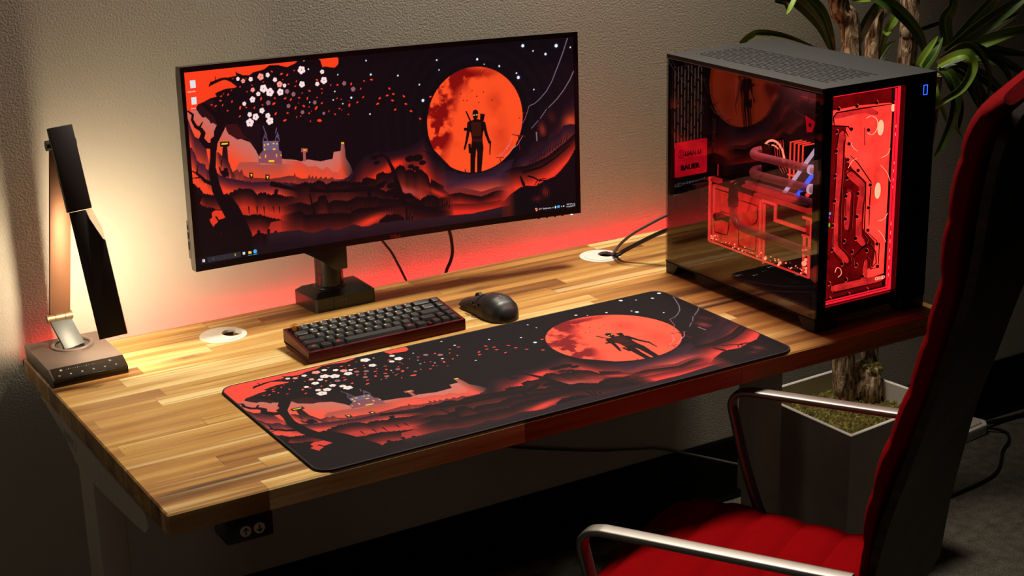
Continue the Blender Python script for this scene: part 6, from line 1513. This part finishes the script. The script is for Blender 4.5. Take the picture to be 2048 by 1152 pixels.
# ------------------------------------------------------------------ plant
pcx = sum(p[0] for p in POT)/4; pcy = sum(p[1] for p in POT)/4
plant = empty('potted_plant', (pcx, pcy, 0), 'tall potted plant with bark trunks and long arching green leaves behind the computer', 'plant')
bm = B()
def potring(k, h): return [bm.verts.new((pcx+(x-pcx)*k, pcy+(y-pcy)*k, h)) for x, y in POT]
skin(bm, [potring(.78, .001), potring(1.0, .373), potring(.94, .373), potring(.90, .20)])
bmesh.ops.bevel(bm, geom=[e for e in bm.edges], offset=.0015, segments=1, affect='EDGES')
link('square_planter', bm, M['white_pot'], plant, smooth=False)
bm = B(); n_m = 46; c4 = [Vector((pcx+(x-pcx)*.935, pcy+(y-pcy)*.935, 0)) for x, y in POT]; rs = np.random.RandomState(2); gn = rs.rand(n_m+1, n_m+1)
vv = [[None]*(n_m+1) for _ in range(n_m+1)]
for i in range(n_m+1):
    for j in range(n_m+1):
        s_, t_ = i/n_m, j/n_m; p = (c4[0]*(1-s_)+c4[1]*s_)*(1-t_)+(c4[3]*(1-s_)+c4[2]*s_)*t_
        hh = .318+.010*math.sin(s_*9)*math.cos(t_*8)+.016*gn[i, j]+.018*math.exp(-((s_-.5)**2+(t_-.5)**2)*6)
        vv[i][j] = bm.verts.new((p.x, p.y, hh))
for i in range(n_m):
    for j in range(n_m): bm.faces.new((vv[i][j], vv[i+1][j], vv[i+1][j+1], vv[i][j+1]))
link('moss_cover', bm, M['moss'], plant)
for k, tr in enumerate(TRUNKS):
    rs = random.Random(k); P = smooth_path([Vector(p[:3])+Vector((0, 0, T)) for p in tr], 10)
    rad = np.interp(np.linspace(0, 1, len(P)), np.linspace(0, 1, len(tr)), [p[3] for p in tr])
    bm = B(); rows = []; prev = None
    for i, p in enumerate(P):
        d = (P[min(i+1, len(P)-1)]-P[max(i-1, 0)]).normalized()
        u = frame_of(d)[0] if prev is None else (prev-d*prev.dot(d)).normalized(); w = d.cross(u); prev = u
        rows.append([bm.verts.new(p+(u*math.cos(2*PI*j/16)+w*math.sin(2*PI*j/16))*(rad[i]*(1+.10*math.sin(j*2.4+i*.35)+.07*(rs.random()-.5)))) for j in range(16)])
    skin(bm, rows); tk = link('trunk' if k < 3 or k == 4 else 'cut_stump', bm, M['bark'], plant)
    if k == 3:
        bm = B(); e3 = P[-1]
        for q in range(60):
            a = rs.random()*6.28; r_ = .024*math.sqrt(rs.random()); bmesh.ops.create_icosphere(bm, subdivisions=1, radius=.004+.006*rs.random(), matrix=Matrix.Translation((e3.x+r_*math.cos(a), e3.y+r_*math.sin(a), e3.z-.004+.012*rs.random())))
        link('stump_moss', bm, M['moss'], tk, smooth=False)
# side shoot stub on the left trunk
for pts, w_, c_ in LEAVES:
    P = smooth_path([Vector(p)+Vector((0, 0, T)) for p in pts], 9); n_l = len(P); bm = B(); uvl = bm.loops.layers.uv.new('UVMap'); rows = []
    view = Vector((-.75, -.62, .2)).normalized()
    for i, p in enumerate(P):
        d = (P[min(i+1, n_l-1)]-P[max(i-1, 0)]).normalized(); sd = d.cross(view); sd = sd.normalized() if sd.length > .05 else Vector((1, 0, 0)); nn_ = sd.cross(d).normalized()
        t_ = i/(n_l-1); ww = w_*(math.sin(PI*min(1, .18+t_*.82))**.55)*(1-.25*t_); ww = max(ww, .0015); tw = .5*math.sin(t_*2.2+w_*300)
        sd2 = sd*math.cos(tw)+nn_*math.sin(tw); nn2 = nn_*math.cos(tw)-sd*math.sin(tw)
        rows.append([bm.verts.new(p+sd2*(ww*a)+nn2*b) for a, b in ((-.5, .22*ww), (-.25, .09*ww), (0, -.02*ww), (.25, .09*ww), (.5, .22*ww))]+[bm.verts.new(p+sd2*(ww*a)+nn2*(b-.0006)) for a, b in ((.5, .22*ww), (.25, .09*ww), (0, -.02*ww), (-.25, .09*ww), (-.5, .22*ww))])
    for a, b in zip(rows, rows[1:]):
        for j in range(10):
            bm.faces.new((a[j], a[(j+1) % 10], b[(j+1) % 10], b[j]))
    bm.faces.new(rows[0]); bm.faces.new(rows[-1])
    idx = {}
    for i, r in enumerate(rows):
        for j, v in enumerate(r): idx[v] = ((0, .25, .5, .75, 1, 1, .75, .5, .25, 0)[j], i/(n_l-1))
    for f_ in bm.faces:
        for lp_ in f_.loops: lp_[uvl].uv = idx[lp_.vert]
    link('leaf', bm, M[('leaf', 'leaf_l', 'leaf_d')[c_]], plant)
# ------------------------------------------------------------------ floor items
ps = empty('power_strip', (2.32, .742, 0), 'small white power strip lying on the dark carpet by the wall', 'power strip')
bm = B(); prism(bm, [(2.200, .702), (2.345, .712), (2.430, .722), (2.448, .745), (2.438, .778), (2.200, .778)], lambda a, b, t: (a, b, t), .002, .030, bev=.003); link('strip_body', bm, M['white_plastic'], ps)
bm = B(); prism(bm, [(2.230, .716), (2.345, .722), (2.420, .732), (2.432, .748), (2.424, .768), (2.230, .768)], lambda a, b, t: (a, b, t), .0301, .034); link('socket_plate', bm, M['white_powder'], ps)
bm = B(); tube(bm, [(2.446, .752, .016), (2.54, .756, .008), (2.70, .748, .007), (3.0, .742, .007)], .006, 8); tag(link('floor_cable', bm, M['cable_black']), 'black cable on the carpet running right from the white power strip', 'cable')
bm = B(); tube(bm, [(2.444, .735, .012), (2.475, .70, .006), (2.44, .655, .005), (2.38, .62, .005), (2.25, .53, .005), (2.05, .50, .005)], .004, 8); tag(link('floor_cable', bm, M['cable_black']), 'thin black cable on the carpet looping in front of the white power strip', 'cable')
bm = B(); tube(bm, [(.95, .786, T-.41), (1.027, .788, T-.442), (1.132, .789, T-.474), (1.239, .789, T-.504), (1.349, .789, T-.528), (1.435, .789, T-.551), (1.654, .788, T-.644)], .0030, 8, 6)
tag(link('wall_cable', bm, M['cable_white']), 'pale thin cord drooping along the wall under the desk', 'cable')
# ------------------------------------------------------------------ camera
r_, u_, d_, c_ = [Vector(v) for v in CAM]
d_.normalize(); r_ = (r_-d_*r_.dot(d_)).normalized(); u_ = r_.cross(d_)
cam = bpy.data.cameras.new('camera'); co = bpy.data.objects.new('camera', cam); COL.objects.link(co)
co.matrix_world = Matrix((( r_.x, u_.x, -d_.x, c_.x), (r_.y, u_.y, -d_.y, c_.y), (r_.z, u_.z, -d_.z, c_.z+T), (0, 0, 0, 1)))
cam.sensor_width = 36; cam.lens = 36*3202.3/2048; cam.clip_start = .05; cam.clip_end = 50
cam.dof.use_dof = True; cam.dof.focus_distance = 2.75; cam.dof.aperture_fstop = 16
SC.camera = co
# ------------------------------------------------------------------ lights
def area(name, loc, target, size, power, col, sy=None, spread=180):
    L = bpy.data.lights.new(name, 'AREA'); L.energy = power; L.color = col; L.size = size; L.spread = math.radians(spread)
    if sy: L.shape = 'RECTANGLE'; L.size_y = sy
    o = bpy.data.objects.new(name, L); COL.objects.link(o); o.location = loc
    o.rotation_euler = (Vector(target)-Vector(loc)).to_track_quat('-Z', 'Y').to_euler(); return o
area('fill_left', (-2.1, -1.35, 1.30), (.2, .3, .5), 1.0, 2.1, (1.0, .86, .70))
area('case_inner_fill', (1.275, .27, T+.420), (1.275, .27, T), .30, 1.1, (1.0, .22, .24), sy=.06)  # added red fill to brighten the parts inside the case
area('ceiling_light', (1.36, .70, 2.60), (.48, .22, .73), .42, 38, (1.0, .90, .76), spread=122)
w = bpy.data.worlds.new('room_dark'); SC.world = w; w.use_nodes = True
w.node_tree.nodes['Background'].inputs[0].default_value = (.9, .85, .8, 1); w.node_tree.nodes['Background'].inputs[1].default_value = .004
SC.view_settings.view_transform = 'Standard'; SC.view_settings.look = 'None'; SC.view_settings.exposure = 0; SC.view_settings.gamma = 1; SC.view_settings.use_curve_mapping = False
